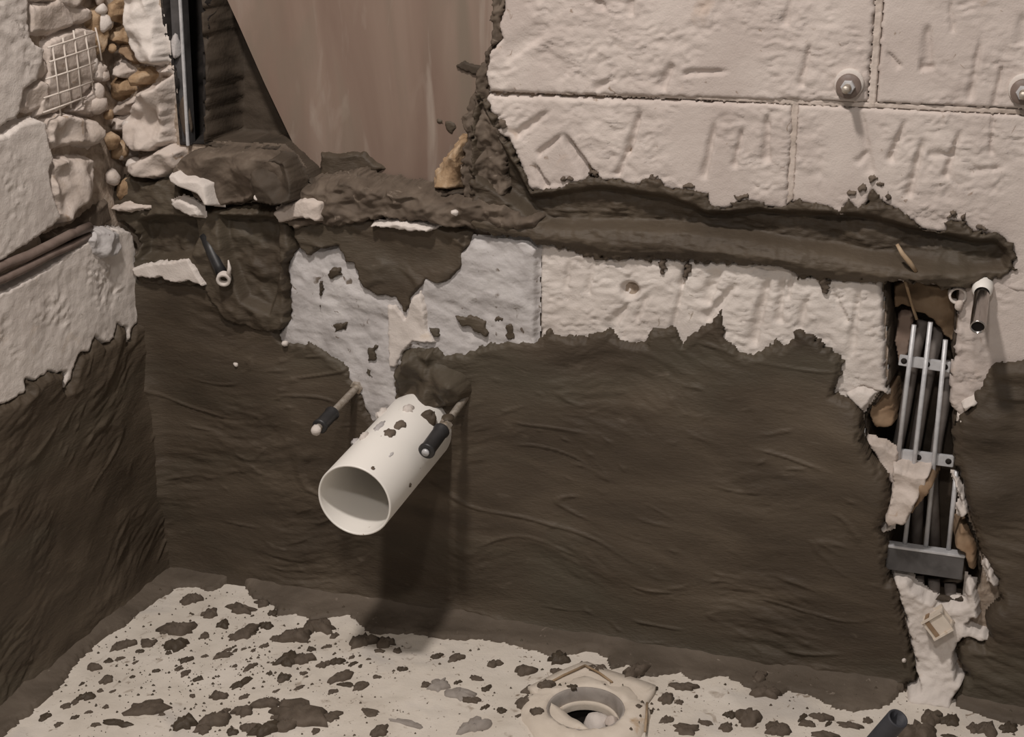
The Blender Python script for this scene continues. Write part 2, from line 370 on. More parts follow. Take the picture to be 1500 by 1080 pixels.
block(np.array([(xc+J, zb-.02)]+[tuple(edge_c[0]+[0, .02])]+[tuple(p) for p in edge_c]+[tuple(p) for p in pb([(1262, 568), (1230, 600), (1200, 640), (790, 600)])]), 105, .85, 'rough block below the mortar band', holes=[band], rag=(.0018, 90), m=M_white)
block(np.array([tuple(p) for p in pb([(1403, 424), (1440, 400), (1500, 395)])]+[(XMAX, zb-.06), (XMAX, W(1500, 640)[2])]+[tuple(p) for p in pb([(1440, 640), (1412, 620), (1393, 600), (1391, 560), (1401, 500)])]), 106, .5, 'plastered block right of the chase', holes=[band], rag=(.003, 60))

# ---------------------------------------------------------------- mortar of the back wall
def trowel(U, V, seed, amp=1.0):
    wu = U+.05*fbm(U*3, V*3, 2, seed); wv = V+.035*fbm(U*3.5+9, V*3.5, 2, seed+1)+.05*U*fbm(U*1.5, V*1.5, 1, seed+2)
    ang = 1.2*fbm(U*2.3, V*2.3, 2, seed+12)
    wv2 = wv+ang*.06*np.sin(U*9); k = sst(-.15, .3, perlin(U*5, V*6, seed+13))
    s1 = fbm(wu*4, wv2*17, 3, seed+3)
    ln = np.clip(1-np.abs(perlin(wu*3.6, wv2*15, seed+4))*16, 0, 1)*sst(.05, .4, perlin(U*8, V*8, seed+5))
    tear = np.clip(ridged(wu*8, wv2*20, 2, seed+6)-.74, 0, 1)*3
    return 1.45*amp*(.0030*s1*(.35+k)+.0020*ln+.0022*tear*sst(.05, .35, perlin(U*6, V*7, seed+7))+.0060*fbm(U*4, V*5, 3, seed+8)+.0016*fbm(wu*22, wv2*75, 3, seed+9)*(k+.2))
def coat(th, seed, edge=.010, amp=1.0, add=None, floor_=-.004):
    def f(U, V, d):
        h = th*(.35+.65*sst(0, edge, d))+trowel(U, V, seed, amp)*sst(0, edge*1.5, d)
        if add is not None: h = h+add(U, V, d)
        return np.maximum(h, floor_+.003)
    return f
top_main = [(203, 405), (250, 400), (280, 408), (310, 415), (340, 430), (400, 470), (413, 500), (456, 502), (479, 517), (510, 537), (514, 553), (530, 568), (533, 589), (545, 615), (578, 615), (578, 586), (576, 545), (588, 517), (605, 504), (643, 506), (653, 519), (686, 517), (714, 505), (752, 500), (786, 504),
    (803, 484), (815, 494), (855, 495), (889, 484), (912, 502), (944, 504), (952, 485), (987, 482), (998, 505), (1015, 488), (1041, 474), (1056, 457), (1060, 494), (1076, 511), (1093, 522), (1113, 518), (1136, 500), (1142, 511), (1162, 500), (1165, 485), (1185, 492), (1213, 512), (1235, 530), (1231, 554), (1221, 578), (1240, 584), (1259, 592), (1264, 619), (1261, 640), (1280, 673), (1298, 690),
    (1307, 719), (1301, 752), (1289, 770), (1299, 793), (1298, 826), (1301, 853), (1316, 862), (1319, 897), (1327, 933), (1336, 960), (1342, 995), (1320, 1003)]
tm = pb(top_main, -.006)
main_poly = np.vstack([[(-.012, tm[0][1])], tm, [(1.245, -.02), (-.012, -.02)]])
lump1 = pb([(1250, 640)])[0]; lump2 = pb([(1285, 730)])[0]
bulgeL = pb([(225, 560), (232, 640), (240, 720)])
def add_main(U, V, d):
    h = .020*np.exp(-(np.hypot(U-lump1[0], (V-lump1[1])*.8)/.045)**2)+.018*np.exp(-(np.hypot(U-lump2[0], (V-lump2[1])*.8)/.04)**2)
    h = h+.012*np.exp(-np.clip(V, 0, 1)/.018)                      # runs out into the floor fillet
    h = h+.012*np.exp(-np.clip(U, 0, 1)/.014)                      # and into the corner
    pd = pathd(bulgeL, U, V); h = h+.006*np.exp(-(pd/.014)**2)
    return h
mc = patch('mortar_coat', 'back', main_poly, coat(.010, 201, add=add_main), M_mortar, wall_back, res=.002, rag=(.0042, 95), seed=21)
mc['label'] = 'dark wet mortar trowelled over the lower back wall'
right_px = [(1520, 524), (1500, 530), (1484, 535), (1455, 530), (1446, 556), (1431, 577), (1425, 592), (1407, 612), (1396, 640), (1400, 680), (1412, 705), (1413, 725), (1424, 752), (1432, 790), (1444, 826), (1462, 850), (1466, 880), (1440, 905), (1450, 930), (1440, 945), (1414, 934), (1403, 955), (1404, 968), (1418, 992), (1402, 1009), (1402, 1030)]
rp = pb(right_px, -.006)
right_poly = np.vstack([[(XMAX, rp[0][1]+.01)], rp, [(rp[-1][0], -.02), (XMAX, -.02)]])
lr = pb([(1455, 620), (1440, 720), (1470, 900)])
mr = patch('mortar_coat', 'back', right_poly, coat(.010, 231, amp=1.2, add=lambda U, V, d: sum(.016*np.exp(-(np.hypot(U-c[0], V-c[1])/.04)**2) for c in lr)+.012*np.exp(-np.clip(V, 0, 1)/.018)), M_mortar, wall_back, res=.0024, rag=(.004, 60), seed=22)
mr['label'] = 'lumpy dark mortar right of the chase'
ridge = pb([(690, 322), (800, 345), (900, 354), (1000, 360), (1100, 371), (1200, 386), (1290, 398), (1340, 402)])
blob_r = pb([(1368, 398), (1405, 402), (1345, 400), (1300, 398)])
def band_h(U, V, d):
    pd = pathd(ridge, U, V)
    up = sdf(band_up, U, V)
    h = .004-.023*sst(0, .014, up)*(1+.5*fbm(U*9, V*9, 2, 250))
    h = h+.012*np.exp(-(pd/.013)**2)+.006*fbm(U*16, V*34, 4, 251)+.003*fbm(U*60, V*60, 2, 252)+.003*np.clip(ridged(U*9, V*50, 2, 253)-.7, 0, 1)*3
    for i, c in enumerate(blob_r): h = h+(.016 if i < 2 else .009)*np.exp(-(np.hypot(U-c[0], V-c[1])/.018)**2)
    e = sst(0, .006, d)
    return h*e+(1-e)*(.001)
mb = patch('mortar_band', 'back', band, band_h, M_mortar, wall_back, res=.002, rag=(.0062, 95), sink=BZ1-.02, seed=25)
mb['label'] = 'dark mortar filling the long horizontal chase'
for i, (px, py, w_, h_) in enumerate([(1247, 283, 7, 6), (1262, 276, 6, 8), (1279, 262, 7, 5), (1290, 272, 5, 5), (1300, 288, 6, 5), (958, 262, 8, 6), (1010, 272, 9, 5), (1395, 314, 6, 6), (1412, 316, 5, 5), (1085, 290, 10, 4), (870, 255, 8, 4), (1440, 334, 8, 4), (735, 182, 6, 8), (830, 262, 9, 5), (1006, 395, 5, 14), (970, 390, 6, 12), (1208, 418, 8, 10)]):
    q = [(px+w_*math.cos(a)*(1+.3*math.sin(a*3+i)), py+h_*math.sin(a)*(1+.3*math.cos(a*2+i))) for a in [k*math.pi/5 for k in range(10)]]
    o = patch('mortar_smear_or_crack', 'back', pb(q), lambda U, V, d: .0035*sst(0, .004, d)+.0015*fbm(U*90, V*90, 2, 255), M_mortar_lt, wall_back, res=.0016, rag=(.004, 150), sink=-.008, seed=255+i)
# jamb right of the opening
jamb = pb([(742, -230), (740, 0), (732, 30), (736, 57), (718, 75), (712, 112), (715, 150), (729, 172), (740, 215), (740, 290), (700, 320), (678, 290), (672, 250), (680, 200), (670, 175), (690, 165), (694, 130), (690, 112), (702, 98), (716, 60), (718, 0), (716, -230)])
jm = patch('mortar_jamb', 'back', jamb, lambda U, V, d: (-.006+.012*fbm(U*30, V*30, 4, 261)+.005*ridged(U*45, V*45, 2, 262))*sst(0, .005, d)-.008*(1-sst(0, .005, d)), M_mortar_lt, wall_back, res=.002, rag=(.005, 90), sink=-.10, seed=26)
jm['label'] = 'crumbly mortar edge down the side of the opening'
# lining of the opening, slot and chase
def shrink_line(poly, off, name, m, label, seed, extra_=None):
    o = patch(name, 'back', poly, lambda U, V, d: base_back(U, V)+.0035+.004*fbm(U*14, V*26, 3, seed), m, wall_back, res=.003, rag=(.003, 60), sink=-.2, seed=seed)
    o['label'] = label; return o
def grow(poly, k):
    c = poly.mean(0); return c+(poly-c)*k
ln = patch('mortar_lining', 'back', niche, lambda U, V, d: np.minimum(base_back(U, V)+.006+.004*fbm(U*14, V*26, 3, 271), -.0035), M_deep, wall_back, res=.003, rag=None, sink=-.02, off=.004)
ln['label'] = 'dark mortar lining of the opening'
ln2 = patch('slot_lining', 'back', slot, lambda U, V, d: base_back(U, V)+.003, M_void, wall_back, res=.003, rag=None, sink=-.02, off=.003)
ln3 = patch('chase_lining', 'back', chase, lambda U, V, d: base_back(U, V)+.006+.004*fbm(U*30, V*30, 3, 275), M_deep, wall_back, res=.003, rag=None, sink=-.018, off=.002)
# ledge below the opening, dark bowl, cluster at the corner
ledge = pb([(405, 318), (418, 292), (445, 268), (480, 262), (520, 256), (545, 268), (600, 274), (640, 282), (690, 284), (740, 292), (800, 318), (795, 350), (740, 342), (700, 342), (640, 332), (555, 326), (500, 336), (440, 340), (415, 332)])
def ledge_h(U, V, d):
    e = sst(0, .012, d)
    return (.016+.016*fbm(U*18, V*28, 3, 281)+.006*(ridged(U*20, V*40, 2, 282)-.4)+.002*fbm(U*70, V*70, 2, 283))*e-.02*(1-e)
lo = patch('mortar_ledge', 'back', ledge, ledge_h, M_mortar_lt, wall_back, res=.002, rag=(.005, 60), sink=-.05, seed=28)
lo['label'] = 'torn mortar ledge under the opening'
bowl = pb(zz([(200, 250), (560, 235), (700, 270), (960, 280), (1120, 320), (1110, 390), (1085, 420), (1080, 500), (1020, 560), (960, 585), (900, 565), (870, 600), (835, 640), (805, 735), (770, 720), (735, 650), (640, 640), (570, 600), (540, 540), (520, 480), (480, 470), (440, 385), (350, 400), (300, 440), (250, 400), (215, 330)], 370, 250, 3.484))
bc = pb([(600, 345)])[0]
def bowl_h(U, V, d):
    e = sst(0, .006, d)
    r = np.hypot((U-bc[0])*.8, (V-bc[1]-.02))
    return (.002+.008*sst(.05, .10, r)+.004*fbm(U*18, V*18, 3, 291)+.003*np.clip(ridged(U*10+V*6, V*16, 2, 292)-.6, 0, 1)*3)*e-.004*(1-e)
bo = patch('mortar_patch', 'back', bowl, bowl_h, M_mortar, wall_back, res=.002, rag=(.0025, 80), seed=29); bo['label'] = 'smooth dark bowl-shaped mortar patch under the ledge'
cluster = pb([(150, 300), (160, 272), (178, 256), (200, 250), (218, 262), (262, 258), (290, 296), (320, 302), (380, 300), (420, 296), (432, 330), (440, 365), (428, 385), (427, 420), (430, 455), (424, 482), (400, 492), (330, 470), (300, 420), (203, 420), (200, 380), (205, 345), (190, 330), (155, 325)])
hole1 = pb([(208, 318), (240, 308), (296, 312), (300, 345), (292, 372), (250, 380), (210, 378)]); hole2 = pb([(322, 310), (415, 312), (422, 390), (405, 460), (360, 440), (335, 380)])
def clus_h(U, V, d):
    e = sst(0, .010, d)
    h = .018+.012*fbm(U*15, V*17, 3, 301)+.004*(ridged(U*22, V*26, 2, 302)-.4)+.0012*fbm(U*70, V*70, 2, 303)
    h = h-.024*sst(0, .010, sdf(hole1, U, V))-.022*sst(0, .012, sdf(hole2, U, V))
    return h*e-.012*(1-e)
cl = patch('mortar_patch', 'back', cluster, clus_h, M_mortar, wall_back, res=.002, rag=(.005, 55), sink=-.02, seed=30); cl['label'] = 'clotted dark mortar in the corner beside the opening'
# grey adhesive
grey = pb([(418, 392), (426, 372), (440, 360), (470, 362), (500, 360), (530, 380), (560, 400), (640, 400), (680, 360), (692, 346), (720, 345), (775, 347), (791, 362), (790, 430), (789, 515), (714, 522), (686, 530), (650, 535), (610, 530), (585, 560), (588, 600), (570, 622), (542, 622), (528, 580), (508, 555), (476, 528), (410, 512), (404, 488), (425, 465), (424, 420)])
def grey_h(U, V, d):
    e = sst(0, .008, d); wu = U+.02*fbm(U*12, V*12, 2, 311)
    return (.004+.008*fbm(wu*10+V*6, V*13, 3, 312)+.0022*(ridged(wu*14+V*9, V*26, 3, 313)-.4)+.0012*fbm(U*70, V*70, 3, 314))*e-.006*(1-e)
gr = patch('adhesive_patch', 'back', grey, grey_h, M_grey, wall_back, res=.002, rag=(.003, 70), seed=31); gr['label'] = 'grey tile adhesive smeared above the white pipe'
def small(name, pts, h, m, label=None, seed=1, parent=None, rag=(.002, 110), base_h=0.0, facet=.5, frame='back', edge=.006, res=.0018, sink=-.008, off=.0015):
    poly = (pb if frame == 'back' else pl)(pts)
    def f(U, V, d):
        e = sst(0, edge, d)
        return base_h+(h*(.75+facet*fbm(U*19, V*19, 2, seed)*1.2+.35*facet*(ridged(U*16, V*16, 1, seed+1)-.5)+.10*facet*fbm(U*75, V*75, 2, seed+2)))*e+(sink+.001)*(1-e)
    o = patch(name, frame, poly, f, m, parent or wall_back, res=res, rag=rag, sink=base_h+sink, seed=seed, off=off)
    if label: o['label'] = label
    return o
Z6 = lambda pts: zz(pts, 370, 250, 3.484)
small('plaster_flake', Z6([(700, 680), (740, 680), (790, 745), (822, 650), (870, 600), (892, 700), (900, 800), (945, 870), (830, 865), (780, 920), (740, 1005), (708, 990), (700, 850)]), .012, M_white, 'white plaster flake pointing down at the pipe', 401, base_h=.004, off=.003)
for i, q in enumerate([[(1040, 735), (1130, 738), (1205, 770), (1212, 845), (1180, 855), (1130, 805), (1060, 785)], [(900, 790), (970, 810), (960, 855), (920, 845)], [(590, 900), (645, 868), (642, 965), (590, 975)], [(415, 775), (492, 768), (480, 802), (420, 835)], [(745, 742), (790, 742), (790, 786), (745, 786)], [(345, 560), (370, 560), (362, 700), (345, 710)], [(1290, 780), (1330, 760), (1350, 860), (1300, 870)], [(585, 985), (625, 990), (620, 1050), (590, 1045)], [(390, 500), (450, 480), (470, 530), (400, 560)], [(1230, 740), (1310, 735), (1290, 770), (1235, 775)]]):
    small('mortar_smear_or_crack', Z6(q), .010, M_mortar, seed=410+i, edge=.004, rag=(.0045, 85), off=.001)
lmp = small('mortar_lump', [(578, 570), (577, 540), (590, 515), (607, 501), (640, 503), (655, 522), (690, 545), (705, 570), (690, 590), (660, 600), (620, 612), (590, 598)], .034, M_mortar, 'lump of dark mortar above the white pipe', 431, edge=.02, facet=.75, rag=(.003, 70))
small('plaster_strip', zz([(715, 480), (800, 455), (900, 445), (1000, 428), (1040, 490), (1085, 572), (1000, 542), (960, 552), (900, 542), (860, 522), (800, 532), (735, 522)], 0, 250, 3.484), .013, M_white, 'bare white strip in the dark mortar near the corner', 441, base_h=.018, facet=.25, sink=-.03, off=.004)
small('plaster_bit', zz([(630, 262), (750, 248), (860, 262), (955, 278), (940, 297), (820, 297), (700, 283), (620, 277)], 370, 250, 3.484), .020, M_white, seed=451, base_h=.006, edge=.004)
small('plaster_bit', [(410, 305), (430, 292), (455, 285), (482, 290), (485, 305), (480, 322), (455, 315), (435, 318), (418, 325)], .020, M_stone, seed=452, base_h=.016, edge=.006)
small('plaster_bit', [(262, 290), (280, 283), (305, 295), (310, 312), (295, 312), (275, 302)], .012, M_white, seed=453, base_h=.026, edge=.006)
small('plaster_bit', [(168, 300), (195, 292), (228, 300), (200, 306)], .010, M_stone, seed=454, base_h=.024, edge=.005)
small('rubble_stone', zz([(1100, 715), (1140, 720), (1130, 990), (1060, 1000), (950, 990), (960, 905), (1040, 800)], 350, 0, 3.484), .030, M_ochre, 'triangular sandy stone at the foot of the opening', 461, base_h=-.03, edge=.012)
slab = small('mortar_slab', [(262, 235), (272, 222), (300, 214), (360, 216), (405, 218), (425, 235), (440, 262), (452, 285), (420, 296), (385, 290), (360, 302), (320, 306), (285, 280), (262, 262)], .030, M_mortar_lt, 'greyish torn mortar slab left of the ledge', 471, base_h=.004, edge=.012, facet=.6, sink=-.03)
small('plaster_lump', [(262, 250), (266, 243), (278, 241), (288, 250), (300, 249), (314, 251), (326, 262), (329, 280), (333, 299), (318, 297), (308, 280), (294, 274), (282, 270), (268, 262)], .022, M_white, 'knobbly white plaster lump on the mortar slab', 472, base_h=.03, edge=.010, facet=.25, rag=None, sink=-.02)

small('mortar_patch', [(378, 242), (400, 224), (428, 228), (446, 260), (450, 290), (415, 298), (385, 290)], .018, M_deep, 'black-brown patch painting the dark of a gap in the mortar slab', 475, base_h=.022, edge=.008, facet=1.0, sink=-.03)  # raised dark patch, paints in the shade of a gap
for poly_ in (rect(xa-.006, zj-.004, xa+.006, ZMAX), rect(xb-.006, zb, xb+.006, zj+.004), rect(W(716, 140)[0], zj-.005, XMAX, zj+.005)):
    patch('mortar_joint', 'back', poly_, lambda U, V, d: -.0055+.002*fbm(U*70, V*70, 3, 480), M_stone, wall_back, res=.002, rag=None, sink=-.02, holes=[band])
# ---------------------------------------------------------------- rubble in the corner (back wall side)
Z1 = lambda pts: zz(pts, 0, 0, 3.725)
for i, (q, m_, h, lb) in enumerate([
        ([(680, -300), (670, 0), (690, 120), (700, 240), (760, 350), (850, 365), (905, 340), (880, 200), (860, 90), (830, 0), (820, -300)], M_white, .030, 'tall pale stone at the top of the corner'),
        ([(740, 545), (770, 490), (850, 455), (920, 420), (935, 500), (920, 640), (925, 780), (860, 830), (760, 830), (690, 760), (690, 640)], M_stone, .034, 'large beige stone beside the metal profile'),
        ([(720, 870), (830, 830), (900, 790), (985, 820), (995, 930), (900, 975), (820, 985), (730, 930)], M_stone, .030, 'beige stone at the bottom of the rubble strip'),
        ([(625, 340), (680, 345), (710, 390), (690, 440), (620, 420)], M_stone, .026, None), ([(720, 385), (800, 370), (840, 410), (800, 470), (740, 480)], M_ochre, .026, None),
        ([(830, 375), (915, 370), (920, 410), (850, 415)], M_stone, .022, None), ([(630, 240), (690, 260), (740, 340), (700, 350), (640, 300)], M_brownst, .014, None),
        ([(600, 430), (690, 430), (720, 500), (650, 540), (590, 560)], M_ochre, .018, None), ([(590, 590), (700, 540), (735, 560), (690, 620), (640, 640), (585, 640)], M_stone, .024, None),
        ([(585, 650), (640, 620), (690, 660), (680, 720), (600, 730)], M_stone, .027, None), ([(640, 780), (700, 780), (725, 850), (690, 890), (640, 880)], M_stone, .026, None),
        ([(545, 800), (610, 790), (640, 880), (620, 980), (560, 1020), (520, 960)], M_stone, .026, None), ([(600, 0), (680, -20), (690, 90), (640, 140), (600, 90)], M_ochre, .022, None),
        ([(590, 150), (660, 150), (690, 240), (640, 250), (590, 220)], M_ochre, .02, None), ([(520, 1000), (600, 990), (620, 1040), (560, 1070)], M_ochre, .02, None)]):
    small('rubble_stone', Z1(q), h, m_, lb, 500+i*3, base_h=-.006, edge=.010, facet=.7, rag=(.0025, 90), res=.002)
rnd = random.Random(3)
for k in range(34):
    z_ = .66+.66*k/34; y_ = -rnd.choice([.008, .03, .05])-rnd.uniform(0, .012); x_ = rnd.uniform(-.004, .012) if y_ < -.02 else rnd.uniform(.0, .03)
    sz = rnd.uniform(.010, .020)
    rock('rubble_stone', (x_-.006, min(y_+.006, .004), z_), (sz*rnd.uniform(.6, 1), sz*rnd.uniform(.8, 1.2), sz*rnd.uniform(.7, 1.2)), rnd.choice([M_stone, M_stone, M_ochre, M_ochre, M_white]), wall_left, 2000+k, sub=2, cuts=16, rough=.5)
# ---------------------------------------------------------------- left wall coats
def plast_h(seed, th=.0, rough=1.0):
    def f(U, V, d):
        e = sst(0, .005, d)
        wv = V*60+2.5*fbm(U*9, V*11, 3, seed+6)+.8*fbm(U*50, V*50, 2, seed+7); saw = wv-np.floor(wv)
        chip = .0026*(saw-.5)*sst(0, .3, perlin(U*26, V*36, seed+8))*sst(-.1, .2, fbm(U*8, V*8, 2, seed+2))
        return (th+rough*chip+.003*rough*fbm(U*9, V*9, 3, seed)+.0022*rough*(ridged(U*30+V*10, V*40, 3, seed+1)-.45)*sst(-.1, .2, fbm(U*8, V*8, 2, seed+2))+.0012*fbm(U*60, V*60, 3, seed+3))*e-.014*(1-e)
    return f
lw_up = np.vstack([[(YMAX, ZMAX), (YMAX, Lw(0, 20)[2])], ])
a1 = pl([(42, -300), (42, 0), (44, 45), (52, 62), (68, 70), (62, 95), (55, 120), (35, 135), (30, 165), (20, 178), (0, 188)])
poly1 = np.vstack([a1, [(YMAX, a1[-1][1]-.04), (YMAX, ZMAX), (a1[0][0], ZMAX)]])
o = patch('plaster_coat', 'left', poly1, plast_h(601, .002), M_white, wall_left, res=.003, rag=(.002, 80), sink=-.014, seed=61); o['label'] = 'pale plaster at the top left'
a2 = pl([(0, 196), (14, 188), (30, 176), (52, 172), (64, 178), (68, 205), (76, 232), (70, 250), (72, 275), (80, 300), (90, 320), (60, 345), (20, 372), (0, 384)])
poly2 = np.vstack([a2, [(YMAX, a2[-1][1]-.05), (YMAX, a2[0][1]-.03)]])
o = patch('plaster_coat', 'left', poly2, plast_h(611, .006, .8), M_white, wall_left, res=.003, rag=(.002, 80), sink=-.014, seed=62); o['label'] = 'broken plaster slab above the two brown pipes'
a3 = pl([(0, 425), (60, 392), (118, 352), (135, 336), (160, 332), (190, 335), (197, 370), (206, 400), (212, 440)])
a3b = pl([(198, 478), (190, 482), (188, 505), (183, 505), (181, 482), (169, 477), (164, 497), (149, 508), (135, 494), (126, 517), (112, 520), (104, 540), (101, 557), (89, 575), (86, 566), (92, 545), (79, 551), (68, 546), (47, 561), (33, 558), (36, 575), (12, 590), (0, 594)])
poly3 = np.vstack([a3, [(0, a3[-1][1])], a3b, [(YMAX, a3b[-1][1]-.10), (YMAX, a3[0][1]-.05)]])
o = patch('plaster_coat', 'left', poly3, plast_h(621, .006, 1.3), M_white, wall_left, res=.0025, rag=(.0025, 90), sink=-.014, seed=63); o['label'] = 'white plaster with a ragged lower edge below the brown pipes'
b3 = pl([(205, 440)]+[(198, 474), (190, 478), (188, 500), (183, 502), (181, 480), (169, 474), (164, 494), (149, 505), (135, 491), (126, 514), (112, 518), (104, 538), (101, 555), (89, 572), (84, 564), (90, 543), (79, 548), (68, 543), (47, 558), (33, 556), (36, 572), (12, 587), (0, 590)])
poly4 = np.vstack([[(-.012, b3[0][1])], b3, [(YMAX, b3[-1][1]-.10), (YMAX, -.02), (-.012, -.02)]])
def left_coat(U, V, d):
    e = sst(0, .010, d); wu = U-V*.35
    t = trowel(wu, V+U*.45, 641, 1.1)
    return np.maximum((.010+t+.012*np.exp(-np.clip(V, 0, 1)/.018)+.012*np.exp(-np.clip(U, 0, 1)/.014))*(.3+.7*e), 0)
o = patch('mortar_coat', 'left', poly4, left_coat, M_mortar, wall_left, res=.0024, rag=(.0025, 90), sink=-.008, seed=64); o['label'] = 'dark wet mortar on the lower left wall'
for i, (q, m_, h, lb) in enumerate([
        ([(262, 650), (320, 605), (420, 625), (520, 645), (558, 700), (530, 815), (420, 795), (290, 828), (262, 780)], M_stone, .024, 'beige stone below the plaster mesh'),
        ([(285, 868), (380, 845), (515, 852), (530, 960), (510, 1060), (440, 1130), (360, 1230), (300, 1190), (262, 1060), (258, 960)], M_stone, .022, 'pointed beige stone above the brown pipes'),
        ([(400, 610), (470, 520), (540, 470), (580, 500), (575, 600), (545, 640), (470, 640)], M_stone, .018, None), ([(170, 20), (330, -20), (520, 40), (530, 120), (430, 150), (300, 200), (180, 190)], M_stone, .012, None),
        ([(180, -300), (180, 10), (420, 60), (480, -10), (470, -300)], M_stone, .014, None),
        ([(500, 60), (590, 30), (600, 200), (560, 330), (520, 250)], M_ochre, .014, None), ([(520, 330), (590, 330), (580, 470), (520, 440)], M_stone, .016, None),
        ([(150, 480), (230, 420), (280, 440), (270, 600), (190, 630), (130, 600)], M_stone, .014, None), ([(170, 330), (250, 300), (290, 360), (280, 440), (190, 460)], M_stone, .012, None)]):
    small('rubble_stone', Z1(q), h, m_, lb, 650+i*3, parent=wall_left, frame='left', base_h=-.010, edge=.010, facet=.6, rag=(.0025, 90), res=.0024)
small('mortar_dab', zz([(415, 350), (450, 290), (520, 280), (590, 300), (595, 390), (560, 450), (500, 465), (440, 440)], 0, 250, 3.484), .022, M_grey, 'grey mortar dab at the end of the brown pipes', 690, parent=wall_left, frame='left', edge=.012, facet=.6)
small('mortar_smear_or_crack', [(68, 345), (118, 325), (150, 300), (165, 290), (172, 325), (150, 340), (120, 352), (80, 375)], .010, M_mortar_lt, None, 695, parent=wall_left, frame='left', base_h=-.014, edge=.008)
# ---------------------------------------------------------------- floor fillet
outer = [(-60, 1120), (6, 1078), (57, 1032), (86, 1006), (112, 969), (138, 944), (160, 927), (183, 915), (206, 897), (244, 872), (258, 860), (287, 860), (310, 866), (335, 852), (358, 858), (370, 875), (401, 884), (407, 900), (436, 899), (456, 908), (513, 901), (526, 914), (542, 928), (599, 928), (637, 933), (714, 936), (780, 949), (806, 960), (860, 953), (889, 962), (895, 980), (923, 975), (918, 995), (946, 990), (998, 987), (1015, 995), (1064, 993), (1098, 1008), (1130, 1022), (1156, 1011), (1193, 1019), (1219, 1033), (1248, 1042), (1282, 1039), (1305, 1033), (1318, 1012), (1344, 998)]
fo = pf(outer)
fil = np.vstack([[(-.012, fo[0][1]-.4), (.02, fo[0][1]-.4)], fo, [(fo[-1][0], .012), (-.012, .012)]])
def fil_h(U, V, d):
    w_ = np.minimum(np.clip(-V, 0, 1), np.clip(U, 0, 1)); e = sst(0, .010, d)
    return .003*(.3+.7*e)+.020*np.exp(-w_/.016)+.003*fbm(U*14, V*14, 3, 701)*e+.0015*fbm(U*50, V*50, 2, 702)*e+.002
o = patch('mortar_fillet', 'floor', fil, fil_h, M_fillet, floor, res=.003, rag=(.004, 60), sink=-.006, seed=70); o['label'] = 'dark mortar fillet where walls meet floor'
fo2 = pf([(1400, 1009), (1401, 1034), (1443, 1049), (1471, 1058), (1500, 1062), (1600, 1100)])
fil2 = np.vstack([fo2, [(XMAX, fo2[-1][1]-.02), (XMAX, .012), (fo2[0][0], .012)]])
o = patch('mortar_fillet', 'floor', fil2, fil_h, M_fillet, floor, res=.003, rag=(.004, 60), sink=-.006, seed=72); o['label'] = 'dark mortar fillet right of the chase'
# plaster debris spilling out of the chase foot
tong = pb([(1306, 842), (1330, 845), (1350, 868), (1380, 885), (1410, 882), (1414, 850), (1432, 858), (1438, 905), (1420, 915), (1465, 935), (1460, 946), (1412, 935), (1402, 955), (1406, 985), (1418, 995), (1400, 1015), (1400, 1040), (1300, 1030), (1318, 1010), (1343, 995), (1330, 935), (1318, 890)])
def tong_h(U, V, d):
    e = sst(0, .008, d)
    return (.006+.030*np.exp(-np.clip(V, 0, 1)/.035)+.006*fbm(U*22, V*22, 4, 711)+.003*ridged(U*40, V*40, 2, 712))*e-.016*(1-e)
o = patch('plaster_debris', 'back', tong, tong_h, M_white, wall_back, res=.0022, rag=(.004, 70), sink=-.02, seed=71); o['label'] = 'white plaster debris at the foot of the chase'
# chase contents that belong to the wall
small('filler_patch', [(1300, 425), (1330, 416), (1390, 423), (1406, 440), (1403, 500), (1396, 522), (1375, 500), (1362, 478), (1340, 472), (1318, 462), (1302, 470)], .040, M_foam, 'tan filler at the top of the chase', 721, base_h=-.055, edge=.008, facet=.35, sink=-.03)
small('beige_slab', [(1312, 468), (1336, 468), (1334, 500), (1326, 540), (1310, 545), (1306, 510)], .032, M_pink, 'beige slab behind the bracket', 724, base_h=-.055, edge=.004, facet=.15, sink=-.03)
small('rubble_stone', zz([(230, 640), (320, 575), (380, 590), (392, 760), (370, 800), (260, 812), (220, 720)], 1200, 400, 3.373), .035, M_brownst, 'brown stone in the left edge of the chase', 727, base_h=-.045, edge=.010, sink=-.03)
small('rubble_stone', zz([(125, 600), (190, 560), (285, 592), (250, 640), (215, 690)], 1200, 400, 3.373), .008, M_white, None, 730, base_h=.0, edge=.006)
small('rubble_stone', zz([(220, 815), (330, 850), (390, 900), (385, 1060), (350, 1050), (290, 940)], 1200, 400, 3.373), .012, M_stone, None, 733, base_h=-.006, edge=.006)
Z3 = lambda pts: zz(pts, 1200, 660, 3.373)
small('rubble_stone', Z3([(368, 58), (460, 82), (552, 88), (530, 150), (490, 215), (435, 322), (345, 332), (330, 300), (362, 200)]), .034, M_stone, 'pale wedge stone over the steel bars', 736, base_h=.006, off=.004, edge=.007, facet=.45, sink=-.04)
small('rubble_stone', Z3([(500, 110), (550, 95), (582, 128), (540, 205), (480, 272), (440, 318), (462, 210)]), .026, M_brownst, 'brown face of the wedge stone', 739, base_h=.006, edge=.006, facet=.45, sink=-.04, off=.002)
small('rubble_stone', Z3([(660, 420), (690, 365), (750, 388), (792, 470), (790, 600), (722, 612), (702, 510), (650, 480)]), .030, M_brownst, 'rusty brown stone at the right edge of the chase', 742, base_h=-.02, edge=.010, sink=-.04)
small('plaster_bit', Z3([(655, 120), (722, 208), (752, 308), (690, 332), (678, 280), (700, 250)]), .018, M_white, None, 745, base_h=-.004)
small('plaster_bit', Z3([(818, 500), (852, 556), (892, 662), (842, 642), (818, 560)]), .016, M_white, None, 748, base_h=.006)
small('plaster_bit', Z3([(290, 380), (370, 345), (365, 385), (320, 405)]), .014, M_white, None, 751, base_h=.002)
